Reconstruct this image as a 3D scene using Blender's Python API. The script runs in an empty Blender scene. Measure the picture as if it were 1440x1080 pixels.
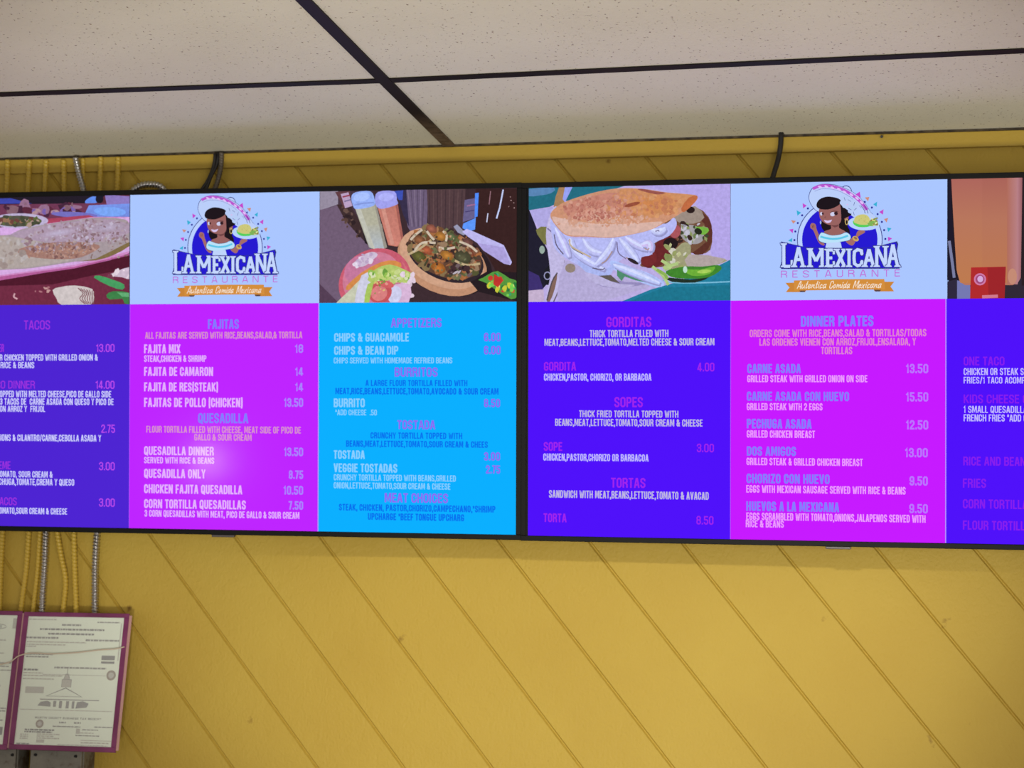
import bpy, math, random
from mathutils import Vector, Matrix

# ------------------------------------------------------------------ camera, world, lights
SC = bpy.context.scene
COL = SC.collection
CEIL = 2.44                                   # ceiling height; the back wall is the plane y = 0
FPX = 2864.18                                 # focal length in pixels of a 1440 x 1080 frame
PITCH, YAW, ROLL = 0.1281, -0.218757, 0.0247616
CAM = Vector((0.0, -4.003026, CEIL - 1.027565))
_f = Vector((math.sin(YAW), math.cos(YAW), 0)); _r = Vector((math.cos(YAW), -math.sin(YAW), 0)); _u = Vector((0, 0, 1))
CF = math.cos(PITCH) * _f + math.sin(PITCH) * _u
_u2 = math.cos(PITCH) * _u - math.sin(PITCH) * _f
CR = math.cos(ROLL) * _r + math.sin(ROLL) * _u2
CU = math.cos(ROLL) * _u2 - math.sin(ROLL) * _r
cd = bpy.data.cameras.new('camera'); cam = bpy.data.objects.new('camera', cd); COL.objects.link(cam)
cd.sensor_width = 36; cd.lens = FPX / 1440 * 36; cd.clip_start = 0.05
cam.matrix_world = Matrix(((CR.x, CU.x, -CF.x, CAM.x), (CR.y, CU.y, -CF.y, CAM.y), (CR.z, CU.z, -CF.z, CAM.z), (0, 0, 0, 1)))
cd.dof.use_dof = True; cd.dof.focus_distance = 3.55; cd.dof.aperture_fstop = 6.5
SC.camera = cam
SC.view_settings.view_transform = 'Standard'; SC.view_settings.look = 'None'
SC.view_settings.exposure = 0.0; SC.view_settings.gamma = 1.0; SC.view_settings.use_curve_mapping = False


def lin(c):
    c = c / 255.0
    return c / 12.92 if c <= .04045 else ((c + .055) / 1.055) ** 2.4


def rgb(r, g, b):
    return (lin(r), lin(g), lin(b), 1.0)


W = bpy.data.worlds.new('daylight'); SC.world = W; W.use_nodes = True
W.node_tree.nodes['Background'].inputs[0].default_value = (1.0, 0.93, 0.86, 1)
W.node_tree.nodes['Background'].inputs[1].default_value = 0.55


def aim(o, target):
    o.rotation_euler = (Vector(target) - o.location).to_track_quat('-Z', 'Y').to_euler()


def lamp(name, typ, loc, target, energy, color, **kw):
    d = bpy.data.lights.new(name, typ); d.energy = energy; d.color = color
    for k, v in kw.items(): setattr(d, k, v)
    o = bpy.data.objects.new(name, d); COL.objects.link(o); o.location = loc
    if target: aim(o, target)
    return o


# recessed spot in the ceiling that washes the yellow wall
lamp('ceiling_spot', 'SPOT', (-0.55, -1.75, 2.425), (-0.66, 0, 1.46), 60, (1.0, 0.95, 0.80), spot_size=math.radians(49), spot_blend=0.8, shadow_soft_size=0.05)
# added low spot, its cone shaped to pool light on upper wall and ceiling
lamp('low_fill_spot', 'SPOT', (-0.5, -3.7, 0.20), (-0.85, 0, 2.12), 262, (1.0, 0.98, 0.88), spot_size=math.radians(39.0), spot_blend=0.55, shadow_soft_size=0.12)
# soft area lamp added to lift the ceiling, in place of unseen window daylight
lamp('soft_room_fill', 'AREA', (2.2, -5.6, 1.0), (-1.1, -.4, 2.44), 60, (1.0, 0.95, 0.90), shape='RECTANGLE', size=2.2, size_y=1.6)
BULB = (-3.689, -6.144, 0.838)
# small bare bulb whose glare shows in the left screen
lamp('bare_bulb', 'POINT', BULB, None, 18, (1.0, 0.95, 0.95), shadow_soft_size=0.05)


# ------------------------------------------------------------------ pixel helpers: where a photo pixel meets a plane of the room
def ray(px, py):
    return (px - 720) / FPX * CR + (540 - py) / FPX * CU + CF


def at(px, py, y=0.0):
    d = ray(px, py)
    return CAM + d * ((y - CAM.y) / d.y)


# ------------------------------------------------------------------ object helpers
def tag(o, label=None, cat=None, group=None, kind=None):
    if label: o['label'] = label
    if cat: o['category'] = cat
    if group: o['group'] = group
    if kind: o['kind'] = kind
    return o


def empty(name, loc, label=None, cat=None, group=None):
    o = bpy.data.objects.new(name, None); COL.objects.link(o); o.location = loc; o.empty_display_size = .05
    return tag(o, label, cat, group)


def link(name, me, mat, parent=None, loc=None):
    o = bpy.data.objects.new(name, me); COL.objects.link(o)
    for m in (mat if isinstance(mat, (list, tuple)) else [mat]): me.materials.append(m)
    if parent: o.parent = parent
    if loc is not None: o.location = loc
    return o


class MB:
    """collects vertices and faces for one mesh"""
    def __init__(s): s.v = []; s.f = []

    def quad(s, a, b, c, d):
        n = len(s.v); s.v += [tuple(a), tuple(b), tuple(c), tuple(d)]; s.f.append((n, n + 1, n + 2, n + 3)); return s

    def box(s, a, b):
        (x0, y0, z0), (x1, y1, z1) = a, b; n = len(s.v)
        s.v += [(x0, y0, z0), (x1, y0, z0), (x1, y1, z0), (x0, y1, z0), (x0, y0, z1), (x1, y0, z1), (x1, y1, z1), (x0, y1, z1)]
        s.f += [tuple(n + i for i in q) for q in ((3, 2, 1, 0), (4, 5, 6, 7), (0, 1, 5, 4), (1, 2, 6, 5), (2, 3, 7, 6), (3, 0, 4, 7))]
        return s

    def cyl(s, c, axis, r, h, n=20, r2=None):
        ax = Vector(axis).normalized(); t = ax.orthogonal().normalized(); b = ax.cross(t); k = len(s.v); c = Vector(c); r2 = r if r2 is None else r2
        for i in range(n):
            a = 2 * math.pi * i / n; s.v.append(tuple(c + r * (math.cos(a) * t + math.sin(a) * b)))
        for i in range(n):
            a = 2 * math.pi * i / n; s.v.append(tuple(c + ax * h + r2 * (math.cos(a) * t + math.sin(a) * b)))
        for i in range(n): s.f.append((k + i, k + (i + 1) % n, k + n + (i + 1) % n, k + n + i))
        s.f.append(tuple(k + i for i in reversed(range(n)))); s.f.append(tuple(k + n + i for i in range(n)))
        return s

    def tube(s, pts, r, rib=0.0, pitch=.0075, sides=12, step=None):
        """swept tube through pts; rib > 0 winds a helical ridge round it"""
        P = spline(pts, step or (pitch / 6 if rib else .008)); k = len(s.v); n = len(P); dist = 0; nrm = None
        for i, p in enumerate(P):
            t = (P[min(i + 1, n - 1)] - P[max(i - 1, 0)]).normalized()
            if nrm is None: nrm = t.orthogonal().normalized()
            nrm = (nrm - t * nrm.dot(t)).normalized(); b = t.cross(nrm)
            if i: dist += (P[i] - P[i - 1]).length
            for j in range(sides):
                a = 2 * math.pi * j / sides
                rr = r * (1 + rib * math.sin(2 * math.pi * dist / pitch + a)) if rib else r
                s.v.append(tuple(p + rr * (math.cos(a) * nrm + math.sin(a) * b)))
        for i in range(n - 1):
            for j in range(sides):
                s.f.append((k + i * sides + j, k + i * sides + (j + 1) % sides, k + (i + 1) * sides + (j + 1) % sides, k + (i + 1) * sides + j))
        s.f.append(tuple(k + j for j in reversed(range(sides)))); s.f.append(tuple(k + (n - 1) * sides + j for j in range(sides)))
        return s

    def mesh(s, name, smooth=False):
        me = bpy.data.meshes.new(name); me.from_pydata(s.v, [], s.f); me.update()
        if smooth:
            for p in me.polygons: p.use_smooth = True
        return me

    def build(s, name, mat, parent=None, smooth=False, bevel=0, loc=None):
        o = link(name, s.mesh(name, smooth), mat, parent, loc)
        if bevel:
            m = o.modifiers.new('edge', 'BEVEL'); m.width = bevel; m.segments = 3; m.limit_method = 'ANGLE'; m.angle_limit = math.radians(40)
        return o


def spline(pts, step):
    """smooth curve through pts, parameterised by chord length so it never overshoots between uneven points"""
    P = [Vector(p) for p in pts]; n = len(P); L = [max((P[i + 1] - P[i]).length, 1e-6) for i in range(n - 1)]; T = []
    for i in range(n):
        if i == 0: T.append((P[1] - P[0]) / L[0])
        elif i == n - 1: T.append((P[-1] - P[-2]) / L[-1])
        else: T.append(((P[i] - P[i - 1]) / L[i - 1] * L[i] + (P[i + 1] - P[i]) / L[i] * L[i - 1]) / (L[i - 1] + L[i]))
    out = []
    for i in range(n - 1):
        m = max(2, int(L[i] / step))
        for k in range(m):
            t = k / m; t2, t3 = t * t, t ** 3
            out.append((2 * t3 - 3 * t2 + 1) * P[i] + (t3 - 2 * t2 + t) * L[i] * T[i] + (3 * t2 - 2 * t3) * P[i + 1] + (t3 - t2) * L[i] * T[i + 1])
    out.append(P[-1]); return out


# ------------------------------------------------------------------ materials
def mat(name, color, rough=.6, metal=0.0, spec=.5):
    m = bpy.data.materials.new(name); m.use_nodes = True; b = m.node_tree.nodes['Principled BSDF']
    b.inputs['Base Color'].default_value = color; b.inputs['Roughness'].default_value = rough; b.inputs['Metallic'].default_value = metal
    b.inputs['Specular IOR Level'].default_value = spec
    return m


def nd(m, typ, **kw):
    n = m.node_tree.nodes.new(typ)
    for k, v in kw.items():
        if k in n.inputs.keys(): n.inputs[k].default_value = v
        else: setattr(n, k, v)
    return n


def wire(m, a, b): m.node_tree.links.new(a, b)


def noise(m, scale, detail=3, stretch=None, rough=.5):
    tc = nd(m, 'ShaderNodeTexCoord'); n = nd(m, 'ShaderNodeTexNoise', Scale=scale, Detail=detail, Roughness=rough)
    if stretch:
        mp = nd(m, 'ShaderNodeMapping'); mp.inputs['Scale'].default_value = stretch
        wire(m, tc.outputs['Object'], mp.inputs['Vector']); wire(m, mp.outputs[0], n.inputs['Vector'])
    else: wire(m, tc.outputs['Object'], n.inputs['Vector'])
    return n


def ramp(m, src, stops):
    r = nd(m, 'ShaderNodeValToRGB'); e = r.color_ramp.elements
    while len(e) < len(stops): e.new(.5)
    for i, (p, c) in enumerate(stops): e[i].position = p; e[i].color = c
    wire(m, src, r.inputs[0]); return r


def bump(m, src, strength, dist, chain=None):
    b = nd(m, 'ShaderNodeBump', Strength=strength, Distance=dist); wire(m, src, b.inputs['Height'])
    if chain: wire(m, chain.outputs[0], b.inputs['Normal'])
    wire(m, b.outputs[0], m.node_tree.nodes['Principled BSDF'].inputs['Normal']); return b


def mixc(m, fac, a, b, mode='MIX'):
    x = nd(m, 'ShaderNodeMix', data_type='RGBA', blend_type=mode)
    wire(m, fac, x.inputs[0])
    for s, v in ((6, a), (7, b)):
        if isinstance(v, tuple): x.inputs[s].default_value = v
        else: wire(m, v, x.inputs[s])
    return x.outputs[2]


def base(m, sock): wire(m, sock, m.node_tree.nodes['Principled BSDF'].inputs['Base Color'])


# glossy yellow wall paint over rough boards, with scuffs and drips
M_WALL = mat('yellow_paint', rgb(188, 160, 66), .55, 0, .25)
n1 = noise(M_WALL, 3.0, 4); n2 = noise(M_WALL, 22, 5)
c1 = ramp(M_WALL, n1.outputs[0], [(.3, rgb(184, 154, 62)), (.7, rgb(191, 163, 69))])
spk = ramp(M_WALL, n2.outputs[0], [(.22, (1, 1, 1, 1)), (.30, (0, 0, 0, 1))])
base(M_WALL, mixc(M_WALL, spk.outputs[0], c1.outputs[0], rgb(128, 96, 36)))
b1 = bump(M_WALL, noise(M_WALL, 190, 4, (1, 1, .7)).outputs[0], .42, .0035)
bump(M_WALL, noise(M_WALL, 45, 3).outputs[0], .28, .006, b1)
M_TRIM = mat('yellow_trim_paint', rgb(180, 151, 62), .45, 0, .3)
bump(M_TRIM, noise(M_TRIM, 120, 3).outputs[0], .3, .003)
# pitted mineral-fibre ceiling tile
M_TILE = mat('ceiling_tile_board', rgb(222, 212, 198), .95, 0, .1)
t1 = noise(M_TILE, 190, 2, (1, .6, 1), .45); t2 = noise(M_TILE, 260, 2)
p1 = ramp(M_TILE, t1.outputs[0], [(.27, (1, 1, 1, 1)), (.325, (0, 0, 0, 1))])
g1 = ramp(M_TILE, noise(M_TILE, 1.7, 3).outputs[0], [(.35, rgb(222, 218, 199)), (.65, rgb(232, 229, 211))])
base(M_TILE, mixc(M_TILE, p1.outputs[0], g1.outputs[0], rgb(158, 142, 128)))
b1 = bump(M_TILE, t2.outputs[0], .45, .002)
inv = ramp(M_TILE, t1.outputs[0], [(.25, (0, 0, 0, 1)), (.36, (1, 1, 1, 1))]); bump(M_TILE, inv.outputs[0], .6, .002, b1)
# dark brown enamelled grid, worn to grey and rust near the wall
M_TEE = mat('grid_enamel', rgb(30, 24, 23), .6, 0, .15)
M_RUN = mat('grid_enamel_worn', rgb(30, 24, 23), .6, 0, .15)
tc = nd(M_RUN, 'ShaderNodeTexCoord'); sx = nd(M_RUN, 'ShaderNodeSeparateXYZ'); wire(M_RUN, tc.outputs['Object'], sx.inputs[0])
mr = nd(M_RUN, 'ShaderNodeMapRange'); mr.inputs[1].default_value = -.27; mr.inputs[2].default_value = -.10; wire(M_RUN, sx.outputs['Y'], mr.inputs[0])
nr = noise(M_RUN, 60, 4); mm = nd(M_RUN, 'ShaderNodeMath', operation='MULTIPLY'); wire(M_RUN, mr.outputs[0], mm.inputs[0])
rr = ramp(M_RUN, nr.outputs[0], [(.3, (.35, .35, .35, 1)), (.6, (1, 1, 1, 1))]); wire(M_RUN, rr.outputs[0], mm.inputs[1])
base(M_RUN, mixc(M_RUN, mm.outputs[0], rgb(34, 27, 27), rgb(116, 98, 84)))
M_GAP = mat('dusty_gap', rgb(44, 36, 30), .95)
gn = noise(M_GAP, 70, 4); base(M_GAP, ramp(M_GAP, gn.outputs[0], [(.35, rgb(40, 34, 30)), (.85, rgb(104, 90, 66))]).outputs[0])
M_FLOOR = mat('floor_tile', rgb(150, 120, 95), .5)
fb = nd(M_FLOOR, 'ShaderNodeTexChecker', Scale=3.3); tcf = nd(M_FLOOR, 'ShaderNodeTexCoord'); wire(M_FLOOR, tcf.outputs['Object'], fb.inputs['Vector'])
fb.inputs[1].default_value = rgb(158, 130, 104); fb.inputs[2].default_value = rgb(150, 120, 95); base(M_FLOOR, fb.outputs[0])
M_BEZEL = mat('black_gloss_plastic', rgb(14, 13, 14), .5, 0, .15)
M_BACK = mat('black_matt_plastic', rgb(24, 24, 26), .6)
M_NUB = mat('smoked_grey_plastic', rgb(78, 72, 72), .35)
M_STEEL_DARK = mat('black_bracket_steel', rgb(38, 38, 40), .45, .6)
M_GALV = mat('galvanised_conduit', rgb(190, 188, 186), .28, .95)
M_GREY = mat('grey_corrugated_sleeve', rgb(98, 90, 80), .5, .3)
M_CONDUIT = mat('yellow_painted_conduit', rgb(198, 166, 60), .38, 0, .45)
bump(M_CONDUIT, noise(M_CONDUIT, 150, 2).outputs[0], .2, .002)
M_CABLE = mat('black_cable_jacket', rgb(30, 28, 30), .5)
M_MAROON = mat('maroon_vinyl', rgb(128, 40, 92), .38, 0, .45)
mn = noise(M_MAROON, 14, 3); base(M_MAROON, ramp(M_MAROON, mn.outputs[0], [(.3, rgb(100, 34, 74)), (.7, rgb(134, 58, 106))]).outputs[0])
M_PAPER = mat('white_paper', rgb(222, 234, 214), .8)
M_INK = mat('grey_print', rgb(118, 122, 116), .8)
M_INK2 = mat('faint_print', rgb(172, 174, 160), .8)
M_INK3 = mat('dark_print', rgb(84, 88, 84), .8)
M_SEAL = mat('seal_print', rgb(128, 116, 92), .8)
M_CLEAR = mat('clear_vinyl', rgb(255, 255, 255), .12)
M_CLEAR.node_tree.nodes['Principled BSDF'].inputs['Alpha'].default_value = .16
M_LIP = mat('clear_vinyl_lip', rgb(226, 176, 176), .25)
M_LIP.node_tree.nodes['Principled BSDF'].inputs['Alpha'].default_value = .5
M_CORD = mat('pale_plastic_cord', rgb(206, 190, 170), .35)
M_PANEL = mat('worn_grey_enamel', rgb(110, 108, 98), .55, .2)
e1 = noise(M_PANEL, 26, 6, None, .65); base(M_PANEL, ramp(M_PANEL, e1.outputs[0], [(.36, rgb(84, 66, 50)), (.47, rgb(116, 114, 104)), (.75, rgb(134, 132, 120))]).outputs[0])
bump(M_PANEL, e1.outputs[0], .3, .002)
M_SCREW = mat('dark_screw', rgb(24, 22, 20), .4, .6)


def screen_mat(name, tex):
    """lit LCD picture: each patch gives off its own colour; the glossy front film mirrors the room a little"""
    m = mat(name, (0.0, 0.0, 0.0, 1), .10, 0, .08); b = m.node_tree.nodes['Principled BSDF']
    a = nd(m, 'ShaderNodeVertexColor', layer_name='ink'); src = a.outputs[0]
    if tex:
        n = noise(m, 150, 4, (1, 1, 1), .6); r = ramp(m, n.outputs[0], [(.25, (.45, .45, .45, 1)), (.75, (1.5, 1.5, 1.5, 1))])
        one = nd(m, 'ShaderNodeValue'); one.outputs[0].default_value = tex
        src = mixc(m, one.outputs[0], src, r.outputs[0], 'MULTIPLY')
    wire(m, src, b.inputs['Emission Color']); b.inputs['Emission Strength'].default_value = 1.0
    return m


M_LCD = screen_mat('lcd_graphics', 0)
M_LCDP = screen_mat('lcd_photograph', .3)

# ------------------------------------------------------------------ the room
XL, XR, YB = -3.47, 1.40, -4.60
# back wall: diagonal boards with V grooves
ANG = math.radians(50.5); PIT = .1863; GROOVE_W = .0075; GROOVE_D = .0045
import bmesh
bm = bmesh.new()
d = Vector((math.cos(ANG), 0, -math.sin(ANG))); s_ = Vector((math.sin(ANG), 0, math.cos(ANG)))      # along a groove, across the boards
sp = PIT * math.sin(ANG); s0 = Vector((-1.1322, 0, CEIL - 1.0)).dot(s_)
prof = []
for k in range(-22, 26):
    c = s0 + k * sp
    prof += [(c - GROOVE_W / 2, 0), (c - .0008, GROOVE_D), (c + .0008, GROOVE_D), (c + GROOVE_W / 2, 0)]
rows = []
for s, y in prof:
    rows.append([bm.verts.new(s_ * s + d * t + Vector((0, y, 0))) for t in (-6, 6)])
for a, b in zip(rows, rows[1:]): bm.faces.new((a[0], a[1], b[1], b[0]))
for co, no in (((XL, 0, 0), (-1, 0, 0)), ((XR, 0, 0), (1, 0, 0)), ((0, 0, 0), (0, 0, -1)), ((0, 0, CEIL + .03), (0, 0, 1))):
    bmesh.ops.bisect_plane(bm, geom=bm.verts[:] + bm.edges[:] + bm.faces[:], plane_co=co, plane_no=no, clear_outer=True)
bmesh.ops.recalc_face_normals(bm, faces=bm.faces[:])
if sum(f.normal.y for f in bm.faces) > 0: bmesh.ops.reverse_faces(bm, faces=bm.faces[:])
me = bpy.data.meshes.new('wall_back'); bm.to_mesh(me); bm.free()
wall = tag(link('wall_back', me, M_WALL), 'yellow painted back wall of diagonal grooved boards', 'wall', None, 'structure')
MB().box((XL, .012, 0), (XR, .10, CEIL + .03)).build('wall_core', M_WALL, wall)
# painted flat trim under the ceiling and the dusty dark joint above it
o = MB().box((XL, -.010, CEIL - .036), (XR, 0, CEIL - .0045)).build('trim_1', M_TRIM, bevel=.002); tag(o, 'yellow flat trim board under the ceiling', 'trim', None, 'structure')
o = MB().box((XL, -.006, CEIL - .0045), (XR, 0, CEIL + .002)).build('trim_2', M_GAP); tag(o, 'dark dusty joint between ceiling tiles and trim', 'trim', None, 'structure')
o = MB().box((XL, YB, -.05), (XR, 0, 0)).build('floor', M_FLOOR); tag(o, 'tan checked floor tiles', 'floor', None, 'structure')

# suspended ceiling
ceil = MB().box((XL, YB, CEIL + .05), (XR, 0, CEIL + .08)).build('ceiling', M_TILE); tag(ceil, 'suspended ceiling of pitted tiles in a dark metal grid', 'ceiling', None, 'structure')
XR1 = -1.0347
runs = [XR1 - 2.438, XR1 - 1.219, XR1, XR1 + 1.219, XR1 + 2.438]
TW = .025


def crossy(i, j):
    """y of cross tee j at its left and right end in bay i"""
    y = -.4935 - .6096 * j
    if i == 1: return (y - .004, y)
    if i == 2: return (y, y - .040)
    return (y, y)


for i in range(4):
    x0, x1 = max(runs[i], XL), min(runs[i + 1], XR)
    for j in range(-1, 7):
        a = (-.003, -.003) if j < 0 else crossy(i, j); b = crossy(i, j + 1)
        b = (max(b[0], YB), max(b[1], YB))
        m = MB(); z0, z1 = CEIL + .0015, CEIL + .016; e = .002
        P = [(x0 + e, b[0] + e), (x1 - e, b[1] + e), (x1 - e, a[1] - e), (x0 + e, a[0] - e)]
        m.v = [(x, y, z0) for x, y in P] + [(x, y, z1) for x, y in P]
        m.f = [(3, 2, 1, 0), (4, 5, 6, 7), (0, 1, 5, 4), (1, 2, 6, 5), (2, 3, 7, 6), (3, 0, 4, 7)]
        m.build('ceiling_tile', M_TILE, ceil)
        if j >= 0 and a[0] > YB:
            t = MB(); ya, yb = a; h = TW / 2; z = CEIL
            for (w, za, zb) in ((h, z - .0012, z + .001), (.0015, z, z + .04)):
                n = len(t.v); q = [(x0 + h, ya - w), (x1 - h, yb - w), (x1 - h, yb + w), (x0 + h, ya + w)]
                t.v += [(x, y, za) for x, y in q] + [(x, y, zb) for x, y in q]
                t.f += [tuple(n + k for k in f) for f in ((3, 2, 1, 0), (4, 5, 6, 7), (0, 1, 5, 4), (1, 2, 6, 5), (2, 3, 7, 6), (3, 0, 4, 7))]
            t.build('grid_cross_tee', M_TEE, ceil)
for x in runs:
    if XL < x + TW and x - TW < XR:
        MB().box((x - TW / 2, YB, CEIL - .002), (x + TW / 2, -.003, CEIL + .001)).box((x - .0015, YB, CEIL), (x + .0015, -.003, CEIL + .045)).build('grid_runner', M_RUN, ceil)

# ------------------------------------------------------------------ lettering: a condensed sans drawn as strokes of even weight
G = {
 'A': (.44, [[(0, 0), (.4, 1), (.6, 1), (1, 0)], [(.17, .27), (.83, .27)]]),
 'B': (.42, [[(0, 0), (0, 1), (.72, 1), (.97, .88), (.97, .63), (.72, .52), (0, .52)], [(.72, .52), (1, .4), (1, .12), (.72, 0), (0, 0)]]),
 'C': (.42, [[(1, .70), (1, .86), (.72, 1), (.28, 1), (0, .86), (0, .14), (.28, 0), (.72, 0), (1, .14), (1, .30)]]),
 'D': (.42, [[(0, 0), (0, 1), (.66, 1), (1, .84), (1, .16), (.66, 0), (0, 0)]]),
 'E': (.36, [[(1, 1), (0, 1), (0, 0), (1, 0)], [(0, .52), (.86, .52)]]),
 'F': (.35, [[(1, 1), (0, 1), (0, 0)], [(0, .5), (.86, .5)]]),
 'G': (.42, [[(1, .78), (1, .86), (.72, 1), (.28, 1), (0, .86), (0, .14), (.28, 0), (.72, 0), (1, .14), (1, .43), (.6, .43)]]),
 'H': (.44, [[(0, 0), (0, 1)], [(1, 0), (1, 1)], [(0, .51), (1, .51)]]),
 'I': (.15, [[(.5, 0), (.5, 1)]]),
 'J': (.32, [[(1, 1), (1, .14), (.7, 0), (.2, 0), (0, .1)]]),
 'K': (.43, [[(0, 0), (0, 1)], [(1, 1), (.05, .42)], [(.32, .58), (1, 0)]]),
 'L': (.34, [[(0, 1), (0, 0), (1, 0)]]),
 'M': (.55, [[(0, 0), (0, 1), (.14, 1), (.5, .12), (.86, 1), (1, 1), (1, 0)]]),
 'N': (.45, [[(0, 0), (0, 1), (.12, 1), (.88, 0), (1, 0), (1, 1)]]),
 'O': (.42, [[(.28, 0), (0, .14), (0, .86), (.28, 1), (.72, 1), (1, .86), (1, .14), (.72, 0), (.28, 0)]]),
 'P': (.41, [[(0, 0), (0, 1), (.72, 1), (1, .87), (1, .58), (.72, .45), (0, .45)]]),
 'Q': (.42, [[(.28, 0), (0, .14), (0, .86), (.28, 1), (.72, 1), (1, .86), (1, .14), (.72, 0), (.28, 0)], [(.6, .2), (1, -.1)]]),
 'R': (.42, [[(0, 0), (0, 1), (.72, 1), (.98, .88), (.98, .62), (.72, .5), (0, .5)], [(.6, .5), (1, .3), (1, 0)]]),
 'S': (.41, [[(1, .8), (1, .87), (.72, 1), (.28, 1), (0, .87), (0, .68), (.2, .57), (.8, .43), (1, .32), (1, .13), (.72, 0), (.28, 0), (0, .13), (0, .2)]]),
 'T': (.38, [[(0, 1), (1, 1)], [(.5, 1), (.5, 0)]]),
 'U': (.42, [[(0, 1), (0, .14), (.28, 0), (.72, 0), (1, .14), (1, 1)]]),
 'V': (.43, [[(0, 1), (.45, 0), (.55, 0), (1, 1)]]),
 'W': (.62, [[(0, 1), (.22, 0), (.28, 0), (.5, .9), (.72, 0), (.78, 0), (1, 1)]]),
 'X': (.43, [[(0, 0), (1, 1)], [(0, 1), (1, 0)]]),
 'Y': (.42, [[(0, 1), (.5, .45), (1, 1)], [(.5, .45), (.5, 0)]]),
 'Z': (.38, [[(0, 1), (1, 1), (0, 0), (1, 0)]]),
 '0': (.41, [[(.28, 0), (0, .14), (0, .86), (.28, 1), (.72, 1), (1, .86), (1, .14), (.72, 0), (.28, 0)]]),
 '1': (.24, [[(0, .82), (.45, .88), (.8, 1), (.8, 0)]]),
 '2': (.40, [[(0, .78), (0, .86), (.28, 1), (.72, 1), (1, .86), (1, .62), (0, .08), (0, 0), (1, 0)]]),
 '3': (.40, [[(0, .80), (0, .87), (.28, 1), (.72, 1), (1, .87), (1, .65), (.72, .53), (.4, .53)], [(.72, .53), (1, .4), (1, .13), (.72, 0), (.28, 0), (0, .13), (0, .20)]]),
 '4': (.42, [[(.72, 0), (.72, 1), (.6, 1), (0, .26), (0, .2), (1, .2)]]),
 '5': (.40, [[(.95, 1), (.05, 1), (.05, .58), (.72, .58), (1, .46), (1, .14), (.72, 0), (.28, 0), (0, .14), (0, .18)]]),
 '6': (.41, [[(1, .82), (1, .87), (.72, 1), (.28, 1), (0, .86), (0, .14), (.28, 0), (.72, 0), (1, .14), (1, .44), (.72, .57), (.28, .57), (0, .46)]]),
 '7': (.37, [[(0, 1), (1, 1), (.35, 0)]]),
 '8': (.41, [[(.28, 1), (.02, .87), (.02, .65), (.28, .53), (.72, .53), (.98, .65), (.98, .87), (.72, 1), (.28, 1)], [(.28, .53), (0, .4), (0, .13), (.28, 0), (.72, 0), (1, .13), (1, .4), (.72, .53)]]),
 '9': (.41, [[(0, .18), (0, .13), (.28, 0), (.72, 0), (1, .14), (1, .86), (.72, 1), (.28, 1), (0, .86), (0, .56), (.28, .43), (.72, .43), (1, .54)]]),
 '&': (.45, [[(1, .5), (.75, .1), (.5, 0), (.25, 0), (0, .14), (0, .36), (.6, .7), (.6, .9), (.45, 1), (.25, 1), (.12, .9), (.12, .72), (1, 0)]]),
 '.': (.13, [[(.5, 0), (.5, .06)]]), ',': (.14, [[(.6, .06), (.3, -.16)]]), '-': (.22, [[(0, .45), (1, .45)]]),
 '/': (.30, [[(0, -.05), (1, 1.05)]]), '(': (.18, [[(1, 1.1), (0, .85), (0, .1), (1, -.15)]]), ')': (.18, [[(0, 1.1), (1, .85), (1, .1), (0, -.15)]]),
 '*': (.22, [[(0, .95), (1, .7)], [(1, .95), (0, .7)]]), '"': (.2, [[(0, 1), (0, .75)], [(1, 1), (1, .75)]]),
 ' ': (.17, []),
 'a': (.40, [[(.9, .55), (.3, .55), (0, .35), (.1, .05), (.4, 0), (.8, .3), (.9, .55), (.85, .1), (1.1, .05)]]),
 'u': (.40, [[(0, .55), (0, .12), (.3, 0), (.8, .2), (.9, .55), (.9, .1), (1.1, .05)]]),
 't': (.25, [[(.5, 1), (.3, .15), (.6, 0), (1.1, .15)], [(-.1, .62), (1, .62)]]),
 'e': (.36, [[(0, .25), (.9, .35), (.6, .55), (.2, .5), (0, .2), (.3, 0), (1.1, .12)]]),
 'n': (.42, [[(0, .55), (0, 0), (.4, .5), (.75, .5), (.75, .1), (1.1, .05)]]),
 'i': (.16, [[(.3, .55), (.3, .1), (1.1, .05)], [(.4, .75), (.4, .82)]]),
 'c': (.34, [[(.9, .45), (.5, .55), (.05, .3), (.3, 0), (1.1, .12)]]),
 'o': (.38, [[(.4, .55), (0, .3), (.3, 0), (.8, .15), (.8, .45), (.4, .55)]]),
 'm': (.60, [[(0, .55), (0, 0), (.25, .5), (.45, .45), (.45, 0), (.7, .5), (.9, .45), (.9, .08), (1.1, .05)]]),
 'd': (.42, [[(.8, .5), (.3, .55), (0, .3), (.2, 0), (.6, .1), (.9, .5), (1, 1), (.85, .1), (1.1, .05)]]),
 'x': (.38, [[(0, .55), (.8, 0)], [(.9, .55), (0, 0)]]),
}


def offset_strip(pts, w, out, cap=0.0):
    """mitred ribbon of width w along pts -> quads"""
    n = len(pts); L = []; R = []
    closed = n > 2 and (pts[0] - pts[-1]).length < 1e-7
    if cap and not closed:
        pts = list(pts); a, b = (pts[0] - pts[1]).normalized() * cap, (pts[-1] - pts[-2]).normalized() * cap; pts[0] = pts[0] + a; pts[-1] = pts[-1] + b
    for i in range(n):
        a = pts[i - 1] if i > 0 else (pts[-2] if closed else None); b = pts[i + 1] if i < n - 1 else (pts[1] if closed else None); p = pts[i]
        d1 = (p - a).normalized() if a is not None else None; d2 = (b - p).normalized() if b is not None else None
        if d1 is None: d1 = d2
        if d2 is None: d2 = d1
        n1 = Vector((-d1.y, d1.x)); n2 = Vector((-d2.y, d2.x)); m = n1 + n2
        m = m.normalized() if m.length > 1e-6 else n1
        k = min(1 / max(m.dot(n1), .35), 1.9)
        L.append(p + m * (w / 2 * k)); R.append(p - m * (w / 2 * k))
    for i in range(n - 1): out.append([L[i], R[i], R[i + 1], L[i + 1]])


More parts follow.
